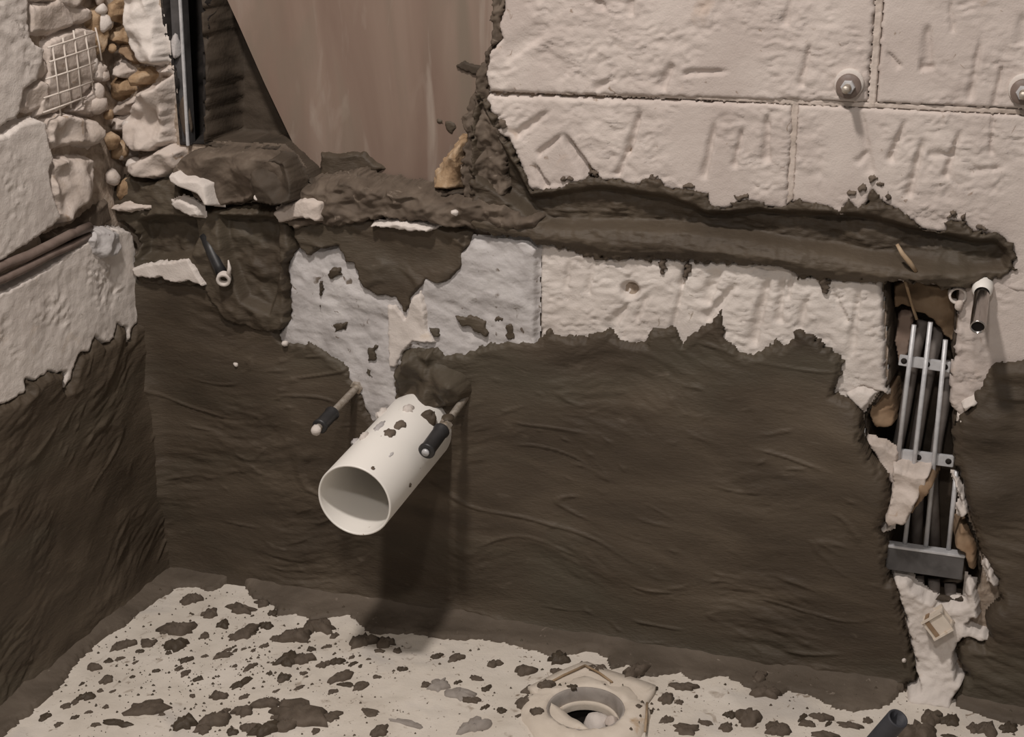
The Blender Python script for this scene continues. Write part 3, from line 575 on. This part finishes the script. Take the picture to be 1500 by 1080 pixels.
small('plaster_bit', zz([(690, 700), (740, 720), (720, 780), (690, 740)], 1200, 400, 3.373), .016, M_white, None, 754, base_h=.002)
small('plaster_bit', zz([(700, 640), (760, 600), (800, 630), (750, 660), (720, 690)], 1200, 400, 3.373), .016, M_white, None, 757, base_h=.002)

# ================================================================== THINGS
# pinkish board in the opening
bp_ = [(310, -260), (333, 0), (350, 37), (387, 121), (425, 201), (447, 245), (462, 262), (520, 262), (560, 280), (640, 290), (690, 280), (710, 200), (722, 60), (728, 0), (738, -260)]
poly = pb(bp_, .055); bm = bmesh.new()
fr = [bm.verts.new((p[0], .055, p[1])) for p in poly]; bk = [bm.verts.new((p[0], .075, p[1])) for p in poly]
bm.faces.new(fr); bm.faces.new(bk[::-1])
for i in range(len(fr)): bm.faces.new((fr[i], bk[i], bk[(i+1) % len(fr)], fr[(i+1) % len(fr)]))
bd = bm_obj('smeared_board', bm, M_pink, None, False, base=(.42, .06, .68))
tag(bd, 'smooth pinkish-brown smeared board standing in the wall opening', 'board')
small('mortar_smear_or_crack', zz([(1030, 360), (1080, 335), (1130, 350), (1200, 370), (1230, 350), (1230, 390), (1130, 412), (1060, 385)], 350, 0, 3.484), .010, M_deep, None, 811, parent=bd, base_h=-.056, edge=.004)  # dark patch painting in the shade of a crack in the board
small('mortar_smear_or_crack', zz([(975, 650), (1010, 645), (1045, 685), (1020, 720), (985, 695)], 350, 0, 3.484), .003, M_mortar, None, 812, parent=bd, base_h=-.0545, edge=.004, sink=-.003)
small('mortar_smear_or_crack', zz([(930, 640), (965, 645), (970, 668), (940, 660)], 350, 0, 3.484), .003, M_mortar, None, 813, parent=bd, base_h=-.0545, edge=.004, sink=-.003)
small('mortar_smear_or_crack', zz([(1080, 580), (1130, 470), (1190, 400), (1230, 420), (1200, 640), (1150, 720), (1110, 700)], 350, 0, 3.484), .006, M_mortar_lt, None, 814, parent=bd, base_h=-.055, edge=.012, sink=-.004)
small('mortar_smear_or_crack', zz([(330, 800), (430, 810), (570, 800), (620, 850), (700, 900), (560, 960), (330, 960)], 350, 0, 3.484), .014, M_mortar, None, 815, parent=bd, base_h=-.055, edge=.010, sink=-.006)
# black metal profile
pa = W(242, -420, .03); pc = W(276, 210, .02)
t = empty('metal_profile', pc, 'dark steel profile with a bright edge left of the opening', 'profile')
dv = pa-pc; L_ = np.linalg.norm(dv); dv = dv/L_; ex = np.array([1., 0, 0]); ey = np.cross(dv, ex)
mid = (pa+pc)/2
box_at('web', mid+ex*-.004, (ex, ey, dv), (.013, .002, L_/2), M_steel_d, t, .0006)
box_at('flange', mid+ex*.010-np.array([0, .008, 0]), (ex, ey, dv), (.0016, .010, L_/2), M_steel_d, t, .0005)
box_at('bead', mid+ex*.0105-np.array([0, .019, 0]), (ex, ey, dv), (.0022, .0022, L_/2), M_steel, t, .0008)
rock('mortar_smear_or_crack', W(272, 170, .012), (.012, .008, .032), M_mortar_lt, t, 81)
rock('mortar_smear_or_crack', W(258, 70, .018), (.008, .008, .02), M_grey, t, 82)
# white drain pipe
PB = np.array([.477, .03, .319]); PF = np.array([.4795, -.25, .3005]); pax = PF-PB; PL_ = np.linalg.norm(pax); pax /= PL_
t = empty('drain_pipe', PB+np.array([0, -.03, -.0]), 'white plastic drain pipe sticking out of the dark wall', 'pipe')
lathe('pipe_body', PB, pax, [(0, .055), (.02, .055), (PL_-.0015, .055), (PL_, .0545), (PL_+.0003, .0535), (PL_, .0522), (PL_-.002, .0518), (.06, .0518), (.05, .0518)], M_pvc, t, 64)
lathe('pipe_back', PB, pax, [(.05, .0517), (.05, .0005)], M_void, t, 40)
def on_pipe(px, py, off=0.0):
    d = AF + AR*((px-750)/FPX) - AU*((py-540)/FPX); o_ = CAM-PB
    a = d-pax*(d@pax); b = o_-pax*(o_@pax); A = a@a; B_ = 2*(a@b); C = b@b-(.055+off)**2
    tt = (-B_-math.sqrt(max(B_*B_-4*A*C, 0)))/(2*A); p = CAM+d*tt
    n = (p-PB)-pax*((p-PB)@pax); return p, n/np.linalg.norm(n)
def pipe_smear(px, py, a, b, seed, m, h=.004):
    p, n = on_pipe(px, py); v = np.cross(n, pax); rnd = random.Random(seed); V = []; Fc = []; N = 16
    rr = [1+.3*rnd.uniform(-1, 1) for _ in range(N)]
    for k, (s, hh) in enumerate([(1.0, -.002), (.9, h*.6), (.6, h), (.25, h*1.1)]):
        for i in range(N):
            an = 2*math.pi*i/N; u_, w_ = a*s*rr[i]*math.cos(an), b*s*rr[i]*math.sin(an)
            q = p+pax*u_+v*w_; q = q-n*(w_*w_/(2*.055)); V.append(q+n*hh*(1+.3*rnd.uniform(-1, 1)))
    for j in range(3):
        for i in range(N): Fc.append((j*N+i, j*N+(i+1) % N, (j+1)*N+(i+1) % N, (j+1)*N+i))
    Fc.append(tuple(3*N+i for i in range(N)))
    mesh_obj('mortar_smear_or_crack', V, Fc, m, t)
pipe_smear(571, 635, .011, .009, 1, M_mortar_lt); pipe_smear(586, 623, .012, .008, 2, M_mortar_lt); pipe_smear(600, 711, .003, .003, 3, M_mortar, .002)
pipe_smear(546, 686, .004, .003, 5, M_mortar_lt, .001)
pipe_smear(556, 625, .02, .006, 7, M_grey, .003); pipe_smear(520, 648, .008, .005, 8, M_grey, .004); pipe_smear(598, 600, .010, .008, 9, M_white, .006); pipe_smear(573, 666, .009, .002, 10, M_grey, .0006); pipe_smear(560, 606, .016, .007, 11, M_white, .006)
pipe_smear(534, 640, .010, .006, 12, M_white, .005); pipe_smear(628, 612, .010, .014, 13, M_mortar, .010)
# threaded rods
def rod(p0, p1, label, sleeve, tip):
    p0, p1 = np.asarray(p0), np.asarray(p1); d = p1-p0; L0 = np.linalg.norm(d); d = d/L0
    t = empty('threaded_rod', p0, label, 'threaded rod', 'toilet mounting rods')
    prof = [(-.03, .0005)]; k = int((L0+.03)/.0011)
    for i in range(k): prof.append((-.03+i*.0011, .0058 if i % 2 else .0050))
    prof += [(L0, .0048), (L0, .0003)]
    lathe('rod', p0, d, prof, M_rust, t, 12)
    s0, s1, r = sleeve
    lathe('plastic_sleeve', p0, d, [(s0, .0045), (s0, r*.8), (s0+.003, r), (s0+.006, r), (s0+.008, r*.9), (s1-.008, r*.9), (s1-.004, r), (s1-.001, r), (s1, r*.8), (s1, .0045)], M_black, t, 24)
    lathe('nut', p0, d, [(tip, .003), (tip, .0105), (tip+.006, .0105), (tip+.006, .003)], M_rust, t, 6, smooth=False)
    return t
t = rod((.376, 0, .371), (.371, -.142, .350), 'threaded rod with black sleeve and white tip left of the white pipe', (.086, .132, .0115), .004)
rock('tip_plaster', (.3708, -.140, .3495), (.008, .008, .009), M_white, t, 91, sub=2)
t = rod((.556, 0, .377), (.5485, -.152, .343), 'threaded rod with black sleeve over the right side of the white pipe', (.096, .155, .0125), .082)
lathe('end_nut', np.array([.5485, -.152, .343]), (-.0075, -.152, -.034), [(0, .0003), (0, .006), (.003, .0055), (.004, .0003)], M_steel, t, 12)
rock('mortar_crumb', (.552, -.075, .366), (.010, .014, .006), M_mortar, t, 92, sub=2)
# wall anchors
def anchor(px, py, label):
    c = W(px, py, 0); t = empty('wall_anchor', c, label, 'anchor', 'bolt anchors in the upper wall'); d = (0, -1, 0)
    lathe('plug_ring', c+np.array([0, .01, 0]), d, [(0, .019), (.012, .019), (.0145, .0175), (.0145, .012)], M_white, t, 28)
    cz = c+np.array([0, 0, -.003])
    lathe('washer', cz, d, [(0, .016), (.008, .016), (.0092, .0152), (.0092, .003)], M_pipe_br, t, 28)
    lathe('nut', cz, d, [(.009, .0092), (.016, .0092), (.0175, .0082), (.0175, .003)], M_steel, t, 6, smooth=False)
    pr = []
    for i in range(22): pr.append((.016+i*.001, .0052 if i % 2 else .0045))
    lathe('bolt', cz, d, pr+[(.038, .0045), (.0382, .0002)], M_rust, t, 12)
anchor(1244, 122, 'bolt with washer and nut in the upper wall left of the second one')
anchor(1500, 130, 'bolt with washer cut off by the right edge of the picture')
# chrome stub
c = W(1440, 416, 0); t = empty('water_stub', c, 'dark chrome pipe stub with white collar at the right end of the mortar band', 'pipe')
lathe('tube', c+np.array([0, .02, 0]), (0, -1, -.28), [(0, .0098), (.115, .0098), (.116, .0092), (.116, .0082), (.09, .0082)], M_chrome, t, 24)
lathe('bore', c+np.array([0, .02, 0]), (0, -1, -.28), [(.1125, .0083), (.1125, .0002)], M_void, t, 20)
lathe('collar', c+np.array([0, .01, 0]), (0, -1, -.28), [(0, .013), (.012, .0135), (.022, .013), (.027, .011), (.029, .0098)], M_pvc, t, 24)
# broken tube end beside it
c = W(1399, 436, 0); t = empty('tube_end', c, 'broken white tube end set in the wall above the bracket', 'pipe')
lathe('sleeve', c+np.array([0, .03, 0]), (.1, -1, .1), [(0, .0115), (.034, .0115), (.035, .010), (.034, .0085), (0, .0085)], M_white, t, 18)
rock('crumb', c+np.array([.006, -.006, -.008]), (.006, .004, .008), M_stone, t, 95, sub=2)
# cable
p = [W(1314, 358, -.022), W(1322, 372, -.026), W(1332, 384, -.026), W(1342, 398, -.022)]
t = tag(tube('cable_end', p, [.0022, .003, .0034, .0026], M_cable, base=p[0]), 'short ochre cable end poking out of the mortar band', 'cable')
p = [W(1326, 412, -.006), W(1331, 430, .006), W(1337, 450, .012), W(1343, 468, .016)]
tag(tube('cable_end', p, .002, M_cable, base=p[-1]), 'thin ochre wire hanging over the tan filler', 'cable')
# hoses behind the bracket
for i, (q, lb) in enumerate([([(1352, 470), (1338, 530), (1326, 600), (1314, 660), (1318, 720)], 'grey hose behind the leftmost bracket bar'), ([(1376, 480), (1362, 540), (1350, 600), (1340, 660), (1345, 730), (1342, 795)], 'grey hose behind the middle bracket bars'), ([(1392, 530), (1384, 590), (1374, 640), (1366, 700), (1368, 760), (1370, 800)], 'grey hose behind the right bracket bars')]):
    p = [W(a, b, .045) for a, b in q]; tag(tube('hose', p, .008, M_hose, base=p[-1], n=12), lb, 'hose', 'hoses in the chase')
# steel bracket
bt = lambda px, py, s=0.0: W(px, py, .012+s)
root = W(1355, 830, .012)
t = empty('steel_bracket', root, 'zinc steel ladder bracket with long bars and a bottom plate in the wall chase', 'bracket')
for a, b in [((1339, 476), (1313, 690)), ((1363, 472), (1325, 800)), ((1385, 498), (1356, 803)), ((1401, 690), (1389, 808))]:
    tube('bar', [bt(*a), bt((a[0]+b[0])/2, (a[1]+b[1])/2), bt(*b)], .0033, M_steel, t, 10)
def strip(a, b, hw, name, m, dep=.006, th=.0025, holes=()):
    A, B_ = W(a[0], a[1], .012+dep), W(b[0], b[1], .012+dep); d = B_-A; L0 = np.linalg.norm(d); d /= L0
    up = np.cross(np.array([0, 1., 0]), d); up = up/np.linalg.norm(up)
    if up[2] < 0: up = -up
    o = box_at(name, (A+B_)/2, (d, np.array([0, 1., 0]), up), (L0/2, th, hw), m, t, .0008)
    for k in holes:
        c_ = A+d*L0*k-np.array([0, th+.0002, 0])
        h_ = lathe('hole', c_, (0, -1, 0), [(0, .0042), (.0004, .0042), (.0004, .0002)], M_void, o, 12)
    return o
strip((1317, 527), (1392, 538), .0075, 'crossbar', M_steel, holes=(.10, .55, .9))
strip((1304, 664), (1397, 676), .0085, 'crossbar', M_steel, holes=(.08, .45, .92))
A, B_ = W(1299, 816, .004), W(1411, 832, .004); d = (B_-A)/np.linalg.norm(B_-A); up = np.cross(d, [0, 1., 0]); up = up if up[2] > 0 else -up
pt = box_at('plate', (A+B_)/2, (d, np.array([0, 1., 0]), up), (np.linalg.norm(B_-A)/2, .003, .018), M_steel_d, t, .0008)
box_at('plate_flange', (A+B_)/2+up*.0185+np.array([0, .004, 0]), (d, np.array([0, 1., 0]), up), (np.linalg.norm(B_-A)/2+.001, .008, .0022), M_steel, t, .0008)
# little tabs below the plate, dark gaps of the hose ends
for i, (px, py, lb) in enumerate([(1345, 857, 'left'), (1368, 862, 'middle'), (1392, 868, 'right')]):
    p0 = W(px, py-14, .03); p1 = W(px+1, py+14, .022)
    o = tube('hose_end', [p0, (p0+p1)/2, p1], .0085, M_hose, base=p1, n=14); tag(o, f'grey hose end under the bracket plate, {lb} of three', 'hose', 'hose ends under the plate')
# square plug
c = W(1374, 912, -.020); t = empty('pipe_plug', c, 'beige square plastic plug lying in the plaster debris', 'plug')
ax_ = AR*.72+AU*.55-AF*.42; ax_ /= np.linalg.norm(ax_); a2_ = np.cross(ax_, AU*.8-AR*.6); a2_ /= np.linalg.norm(a2_); a3_ = np.cross(ax_, a2_)
box_at('body', c, (ax_, a2_, a3_), (.013, .012, .013), M_paper, t, .003)
box_at('slot', c-ax_*.0135, (ax_, a2_, a3_), (.0012, .009, .0035), M_void, t, .0004)
box_at('flange', c-ax_*.0085, (ax_, a2_, a3_), (.0022, .0135, .0145), M_brownst, t, .001)
# brown pipes on the left wall
for i, (a, b, r, lb) in enumerate([((-140, 458), (132, 331), .0072, 'upper of the two brown pipes let into the left wall'), ((-140, 478), (134, 345), .0062, 'lower of the two brown pipes let into the left wall')]):
    A, B_ = Lw(a[0], a[1], .004), Lw(b[0], b[1], .004); pts = [A+(B_-A)*k/8+np.array([.0015*math.sin(k*1.3+i), 0, .0015*math.sin(k*2.1+i*2)]) for k in range(9)]
    tag(tube('brown_pipe', pts, r, M_pipe_br, base=B_, n=14), lb, 'pipe', 'brown pipes in the left wall')
# plaster mesh
c = Lw(108, 110, .004); t = empty('plaster_mesh', c, 'exposed square plaster mesh in the broken left wall', 'mesh')
small('mesh_bed', Z1([(270, 230), (350, 190), (440, 150), (540, 160), (540, 340), (510, 480), (430, 560), (330, 620), (230, 640), (230, 560), (270, 440)]), .008, M_stone, None, 840, parent=wall_left, frame='left', base_h=-.008, edge=.006, facet=.25)
ZL = lambda a, b: Lw(a/3.725, b/3.725, .0045)
for a, b in [((262, 260), (520, 175)), ((270, 338), (530, 252)), ((250, 432), (520, 342)), ((240, 535), (510, 445)), ((235, 615), (470, 528)), ((285, 250), (330, 620)), ((342, 205), (388, 590)), ((400, 165), (445, 550)), ((462, 170), (505, 470)), ((520, 150), (555, 330))]:
    A, B_ = ZL(*a), ZL(*b); tube('strand', [A, (A+B_)/2+np.array([.001, 0, 0]), B_], .0013, M_mesh, t, 6)
# conduit fitting in the corner cluster
c = W(328, 408, -.030); t = empty('conduit_fitting', c, 'small white tube fitting hanging in the dark mortar near the corner', 'fitting')
tube('hose', [W(300, 345, -.008), W(310, 368, -.018), W(320, 390, -.022), W(326, 402, -.024)], .009, M_black, t, 14)
lathe('ring', c, (.35, -1, -.25), [(-.004, .0112), (.006, .0112), (.007, .0105), (.007, .0065), (-.004, .0065)], M_white, t, 20)
tube('spike', [c+np.array([.008, 0, .004]), c+np.array([.011, 0, .018]), c+np.array([.010, 0, .030])], [.004, .003, .0008], M_white, t, 8)
# pebbles
for px, py, r, lb in [(345, 534, .0045, 'tiny white pebble stuck in the dark mortar left of the rods'), (666, 312, .006, 'small white pebble on the mortar ledge'), (1324, 968, .004, 'tiny white pebble low on the mortar beside the chase foot'), (418, 503, .006, 'white pebble at the lower left of the grey adhesive'), (376, 290, .006, 'white crumb on the torn mortar slab')]:
    p = W(px, py, -.012 if px not in (666, 376) else -.036); tag(rock('pebble', p, (r, r, r*.9), M_white, None, px, sub=2, base=p), lb, 'pebble')
# slate conduit in the foreground
b0 = F(1258, 1118); e0 = W(1316, 1052, b0[1]-.03); dv = e0-b0; LL = np.linalg.norm(dv)
t = empty('conduit', b0, 'slate-grey plastic conduit sticking up at the bottom edge', 'conduit')
lathe('tube', b0-dv/LL*.01, dv, [(0, .014), (LL+.008, .014), (LL+.0095, .0134), (LL+.0095, .0112), (.02, .0112)], M_conduit, t, 28)
lathe('bore', b0, dv, [(.045, .0112), (.045, .0002)], M_void, t, 20)

# ================================================================== floor drain
t = empty('floor_drain', (DRX, DRY, 0), 'round floor drain with a rough cream collar at the bottom of the picture', 'drain')
dc = np.array([DRX, DRY, 0.0])
lathe('sleeve', dc, (0, 0, 1), [(.006, .0565), (.010, .0545), (.008, .052), (.002, .0495), (-.012, .047)], M_lump, t, 48)
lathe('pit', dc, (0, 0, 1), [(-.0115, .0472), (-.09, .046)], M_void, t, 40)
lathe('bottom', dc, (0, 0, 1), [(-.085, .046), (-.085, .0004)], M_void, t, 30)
lathe('inner_ring', dc, (0, 0, 1), [(-.010, .0475), (-.007, .045), (-.0075, .0425), (-.012, .0415), (-.02, .0415)], M_paper, t, 40)
N = 64; V = []; Fc = []; rnd = random.Random(5)
prof = [(.053, .004), (.056, .0105), (.062, .0115), (.070, .0105), (.080, .008), (.088, .004), (.092, -.003)]
ang = [2*math.pi*i/N for i in range(N)]
for k, (r, z) in enumerate(prof):
    for a in ang:
        n_ = float(fbm(np.array([math.cos(a)*2+k*.2]), np.array([math.sin(a)*2+k*.1]), 3, 77)[0]); s = 0 if k < 1 else 1
        V.append((DRX+math.cos(a)*r*(1+.08*n_*s*(k > 2)), DRY+math.sin(a)*r*(1+.08*n_*s*(k > 2)), z+.005*n_*s+.0015*rnd.uniform(-1, 1)*s))
for k in range(len(prof)-1):
    for i in range(N): Fc.append((k*N+i, k*N+(i+1) % N, (k+1)*N+(i+1) % N, (k+1)*N+i))
mesh_obj('collar', V, np.array(Fc), M_paper, t)
# square sealing sheet under the collar, a slightly curled square with a hole
sc = [F(772, 1012), F(857, 974), F(962, 1012), F(900, 1100)]
cen = dc; V = []; Fc = []; R = 40
def quad_pt(a):
    d = np.array([math.cos(a), math.sin(a)]); best = 9
    for i in range(4):
        p, q = sc[i][:2]-cen[:2], sc[(i+1) % 4][:2]-cen[:2]; e = q-p
        den = d[0]*(-e[1])+d[1]*e[0]
        if abs(den) < 1e-9: continue
        tt = (p[0]*(-e[1])+p[1]*e[0])/den; ss = (d[0]*p[1]-d[1]*p[0])/den
        if tt > 0 and -1e-6 <= ss <= 1+1e-6: best = min(best, tt)
    return min(best, .16)
N = 96
for k in range(5):
    for i in range(N):
        a = 2*math.pi*i/N; ro = quad_pt(a); r = .06+(ro-.06)*[0, .35, .7, 1, 1][k]
        z = [.006, .006, .0065, .0075, -.003][k]+.0012*math.sin(a*5+k)
        V.append((DRX+math.cos(a)*r, DRY+math.sin(a)*r, z))
for k in range(4):
    for i in range(N): Fc.append((k*N+i, k*N+(i+1) % N, (k+1)*N+(i+1) % N, (k+1)*N+i))
mesh_obj('sealing_sheet', V, np.array(Fc), M_paper, t)
for a, b in [((792, 1008), (857, 975)), ((857, 975), (897, 1000)), ((948, 1030), (945, 1072))]:
    A, B_ = F(*a, .0085), F(*b, .0085); tube('torn_edge', [A, (A+B_)/2+np.array([0, .002, .001]), B_], .0018, M_cable, t, 6)
tag(rock('plaster_chunk', (DRX+.014, DRY+.012, -.020), (.020, .020, .014), M_white, None, 301, base=(DRX+.014, DRY+.012, -.034)), 'broken white plaster chunk lying inside the floor drain', 'rubble')
tag(rock('plaster_chunk', (DRX+.036, DRY+.006, -.010), (.009, .012, .009), M_stone, None, 302, base=(DRX+.03, DRY+.004, -.026)), 'small speckled plaster chunk lodged beside the ring of the floor drain', 'rubble')

# ================================================================== mortar clods on the floor
def ground(x, y):
    u = np.array([[x]]); v = np.array([[y]]); h = float(floor_h(u, v, None)[0, 0])
    if float(sdf(fil, u, v)[0, 0]) > .004 or float(sdf(fil2, u, v)[0, 0]) > .004: h = max(h, float(fil_h(u, v, np.array([[.02]]))[0, 0]))
    rr = math.hypot(x-DRX, y-DRY)
    if rr < .085: h = max(h, .010)
    return h
def clod(px, py, hw, hh, m, label, group, seed, flat=.30):
    p = F(px, py+hh*.25); rx = max(hw/1000.0, .0022); ry = max(hh/640.0, .0022); ry = min(ry, rx*1.9)
    z0 = ground(p[0], p[1]); rnd = random.Random(seed); N = 22; ph = [rnd.uniform(0, 6.28) for _ in range(5)]
    H = min(max(min(rx, ry)*flat*2, .0018), .012)
    V = []; Fc = []
    rr = [1+.20*math.sin(2*a+ph[0])+.14*math.sin(3*a+ph[1])+.10*math.sin(5*a+ph[2])+.10*math.sin(7*a+ph[3])+.20*rnd.uniform(-1, 1) for a in [2*math.pi*i/N for i in range(N)]]
    shear = -.45*ry/rx*0
    for s, h in [(1.0, -.002), (.97, H*.35), (.82, H*.8), (.5, H), (.22, H*1.05)]:
        for i in range(N):
            a = 2*math.pi*i/N; x = rx*s*rr[i]*math.cos(a); y = ry*s*rr[i]*math.sin(a)
            V.append((p[0]+x+.25*y, p[1]+y, z0+h*(1+(.35*rnd.uniform(-1, 1) if h > 0 else 0))))
    for k in range(4):
        for i in range(N): Fc.append((k*N+i, k*N+(i+1) % N, (k+1)*N+(i+1) % N, (k+1)*N+i))
    Fc.append(tuple(4*N+i for i in range(N)))
    o = mesh_obj('mortar_clod', V, Fc, m, None, True, base=(p[0], p[1], z0))
    return tag(o, label, 'mortar clod', group)
NAMED = [((215, 1034, 27, 14), 'single flat leaf-shaped mortar splat on bare floor at lower left'), ((436, 1041, 40, 20), 'largest mortar splat, at the bottom edge left of centre'), ((482, 1047, 15, 9), 'pointed mortar splat joined to the right of the largest splat'),
    ((262, 920, 23, 11), 'dark lumpy mortar clod near the left corner of the floor'), ((366, 974, 6, 13), 'narrow upright black clod in front of the corner'), ((360, 923, 14, 15), 'round mortar clod close under the back wall near the corner'),
    ((532, 938, 17, 12), 'dark clod at the floor edge right below the white pipe'), ((565, 940, 16, 8), 'oval clod just right of the one below the white pipe'), ((1005, 1064, 19, 8), 'half-round mortar splat at the bottom edge right of the drain'),
    ((1342, 1070, 23, 14), 'brown mortar heap behind the slate-grey conduit'), ((770, 1028, 13, 10), 'angular mortar clod just left of the drain'), ((1096, 1051, 18, 12), 'winged mortar splat between drain and conduit'), ((542, 1042, 14, 6), 'slim teardrop mortar splat in the middle of the bare floor'), ((1121, 1014, 18, 9), 'long mortar clod against the fillet right of the drain'), ((1002, 1005, 17, 6), 'bent worm-like mortar crumb right of the drain')]
for i, (q, lb) in enumerate(NAMED): clod(*q, M_clod, lb, 'mortar clods on the floor', 900+i, .16 if i in (0, 1, 2, 8, 12) else .3)
GREY = [(642, 1001, 13, 12), (674, 1014, 21, 10), (694, 1060, 17, 13), (596, 1058, 26, 4)]
GL = ['round grey mortar lump beside the small dark clod in mid floor', 'broad pale grey mortar lump with a dark rim in mid floor', 'grey-brown mortar lump at the bottom edge left of the drain', 'long thin grey smear at the bottom edge in mid floor']
for i, q in enumerate(GREY): clod(*q, M_lump, GL[i], 'grey lumps on the floor', 940+i, .2)
ALL = """258 943 18 9;281 877 16 9;308 897 11 9;327 913 10 7;353 890 22 8;384 883 12 6;400 896 7 6;183 942 13 8;169 946 8 6;205 952 5 4;216 940 14 6;138 975 11 6;159 966 5 5;175 963 5 4;156 994 9 7;126 1019 10 7;97 1032 6 5;110 1027 5 4;66 1048 6 8;327 958 9 7;335 949 4 4;344 951 3 5;357 949 3 3;371 952 3 3;353 999 8 10;320 1018 11 7;358 1019 5 5;272 966 7 6;261 978 4 7;272 985 6 5;229 981 5 3;198 969 3 3;282 1018 4 3;290 994 6 4;403 969 3 3;416 991 8 6;421 966 12 9;407 932 8 7;315 1054 16 14;272 1058 16 10;356 1041 13 8;298 1067 10 8;172 1058 18 5;390 1029 18 8;419 1061 14 9;387 1067 16 12;462 1068 5 5;433 929 20 13;423 961 13 14;447 963 13 9;406 932 7 7;493 968 9 6;475 972 8 6;516 962 4 3;517 971 4 5;500 988 11 13;487 1012 5 5;508 1002 13 3;529 1004 8 9;438 1005 4 8;415 991 8 6;582 953 7 4;556 953 7 3;589 981 6 4;552 992 5 3;668 961 10 7;640 959 7 5;725 969 10 6;697 992 9 4;670 999 4 4;624 1002 6 5;691 1024 12 5;713 1006 6 5;768 979 13 9;777 1008 10 6;734 1039 7 4;786 1051 8 5;556 1070 12 9;711 1034 4 5;470 915 24 10;456 917 14 12;819 963 14 9;800 1011 9 7;816 981 9 5;839 1015 8 3;875 981 20 9;929 986 14 12;954 1008 8 4;977 1021 11 8;995 1027 5 4;1020 1018 3 3;1034 1057 9 4;1063 1064 9 6;1070 1045 7 6;1113 995 10 8;977 1051 7 7;952 1041 5 4;935 1044 5 3;1141 1070 13 8;1127 1062 5 5;759 1048 3 3;1139 1067 15 9;1176 1050 5 6;1183 1061 10 5;1202 1050 14 6;1213 1060 4 5;1271 1055 6 5;1364 1050 14 12;1391 1052 11 11;1427 1064 8 8;1446 1067 14 9;1477 1064 10 9;1245 1062 15 5;1208 1077 18 5;1394 1078 12 3;237 1045 4 3;330 1040 6 4;340 1072 8 5;365 1065 10 7;404 1050 7 4;247 955 5 3;300 930 8 5;340 930 6 4;390 915 9 6;300 960 4 3;240 925 5 4;194 990 3 3;155 1035 4 3;130 1042 4 3;110 1050 5 3;85 1060 5 4;140 1062 6 3;120 1000 3 3;147 1010 4 3;165 1012 3 3;370 925 5 4;387 945 5 4;344 975 3 3;395 985 4 3;405 1010 3 3;445 985 5 3;456 950 6 4;480 945 5 4;490 930 6 5;528 975 3 3;540 965 3 2"""
ORD = ['first', 'second', 'third', 'fourth', 'fifth', 'sixth', 'seventh', 'eighth', 'ninth', 'tenth', 'eleventh', 'twelfth', 'thirteenth', 'fourteenth', 'fifteenth']
ZONES = [(200, 'along the left wall'), (330, 'before the corner'), (420, 'left of the largest splat'), (520, 'above the largest splat'), (760, 'below the white pipe'), (960, 'around the drain'), (1280, 'between drain and conduit'), (1600, 'right of the conduit')]
items = [[float(v) for v in q.split()] for q in ALL.split(';')]
def zone(q):
    z = next(n for lim, n in ZONES if q[0] < lim)
    return z, ('near the wall' if q[1] < 960 else 'in mid floor' if q[1] < 1025 else 'at the bottom edge')
cells = {}
for q in sorted(items): cells.setdefault((zone(q), q[2] >= 6), []).append(q)
for i, q in enumerate(items):
    z, row = zone(q); big = q[2] >= 6; k = cells[((z, row), big)].index(q)
    lb = f"{ORD[k]} dark mortar clod from the left, {row} {z}" if big else f"{ORD[k]} small mortar crumb from the left, {row} {z}"
    clod(*q, M_clod if i % 3 else M_mortar, lb, 'mortar clods on the floor' if big else 'mortar crumbs on the floor', 1000+i)
# specks nobody could count
rnd = random.Random(11); V = []; Fc = []
KEEP = [(*F(q[0], q[1])[:2], q[2]/900.0) for q in [n[0] for n in NAMED]+GREY+items if q[2] > 12]
def speck(x, y, r):
    z = ground(x, y); b = len(V); n = 6
    for i in range(n):
        a = 6.283*i/n; rr = r*rnd.uniform(.7, 1.3); V.append((x+rr*math.cos(a), y+rr*math.sin(a), z-.001))
    V.append((x, y, z+r*.9))
    for i in range(n): Fc.append((b+i, b+(i+1) % n, b+n))
for _ in range(1300):
    px = rnd.uniform(40, 1500); py = rnd.uniform(870, 1085)
    if rnd.random() < .62: px = rnd.gauss(330, 130); py = rnd.gauss(975, 60)
    p = F(px, py)
    if p[0] < .03 or p[1] > -.03 or p[0] > 1.6 or math.hypot(p[0]-DRX, p[1]-DRY) < .06 or any((p[0]-k[0])**2+((p[1]-k[1])*1.3)**2 < k[2]**2 for k in KEEP): continue
    speck(p[0], p[1], rnd.choice([.0010, .0012, .0014, .0018, .0024, .0032]))
tag(mesh_obj('mortar_specks', V, Fc, M_mortar), 'fine dark mortar specks scattered over the white floor', 'specks', kind='stuff')
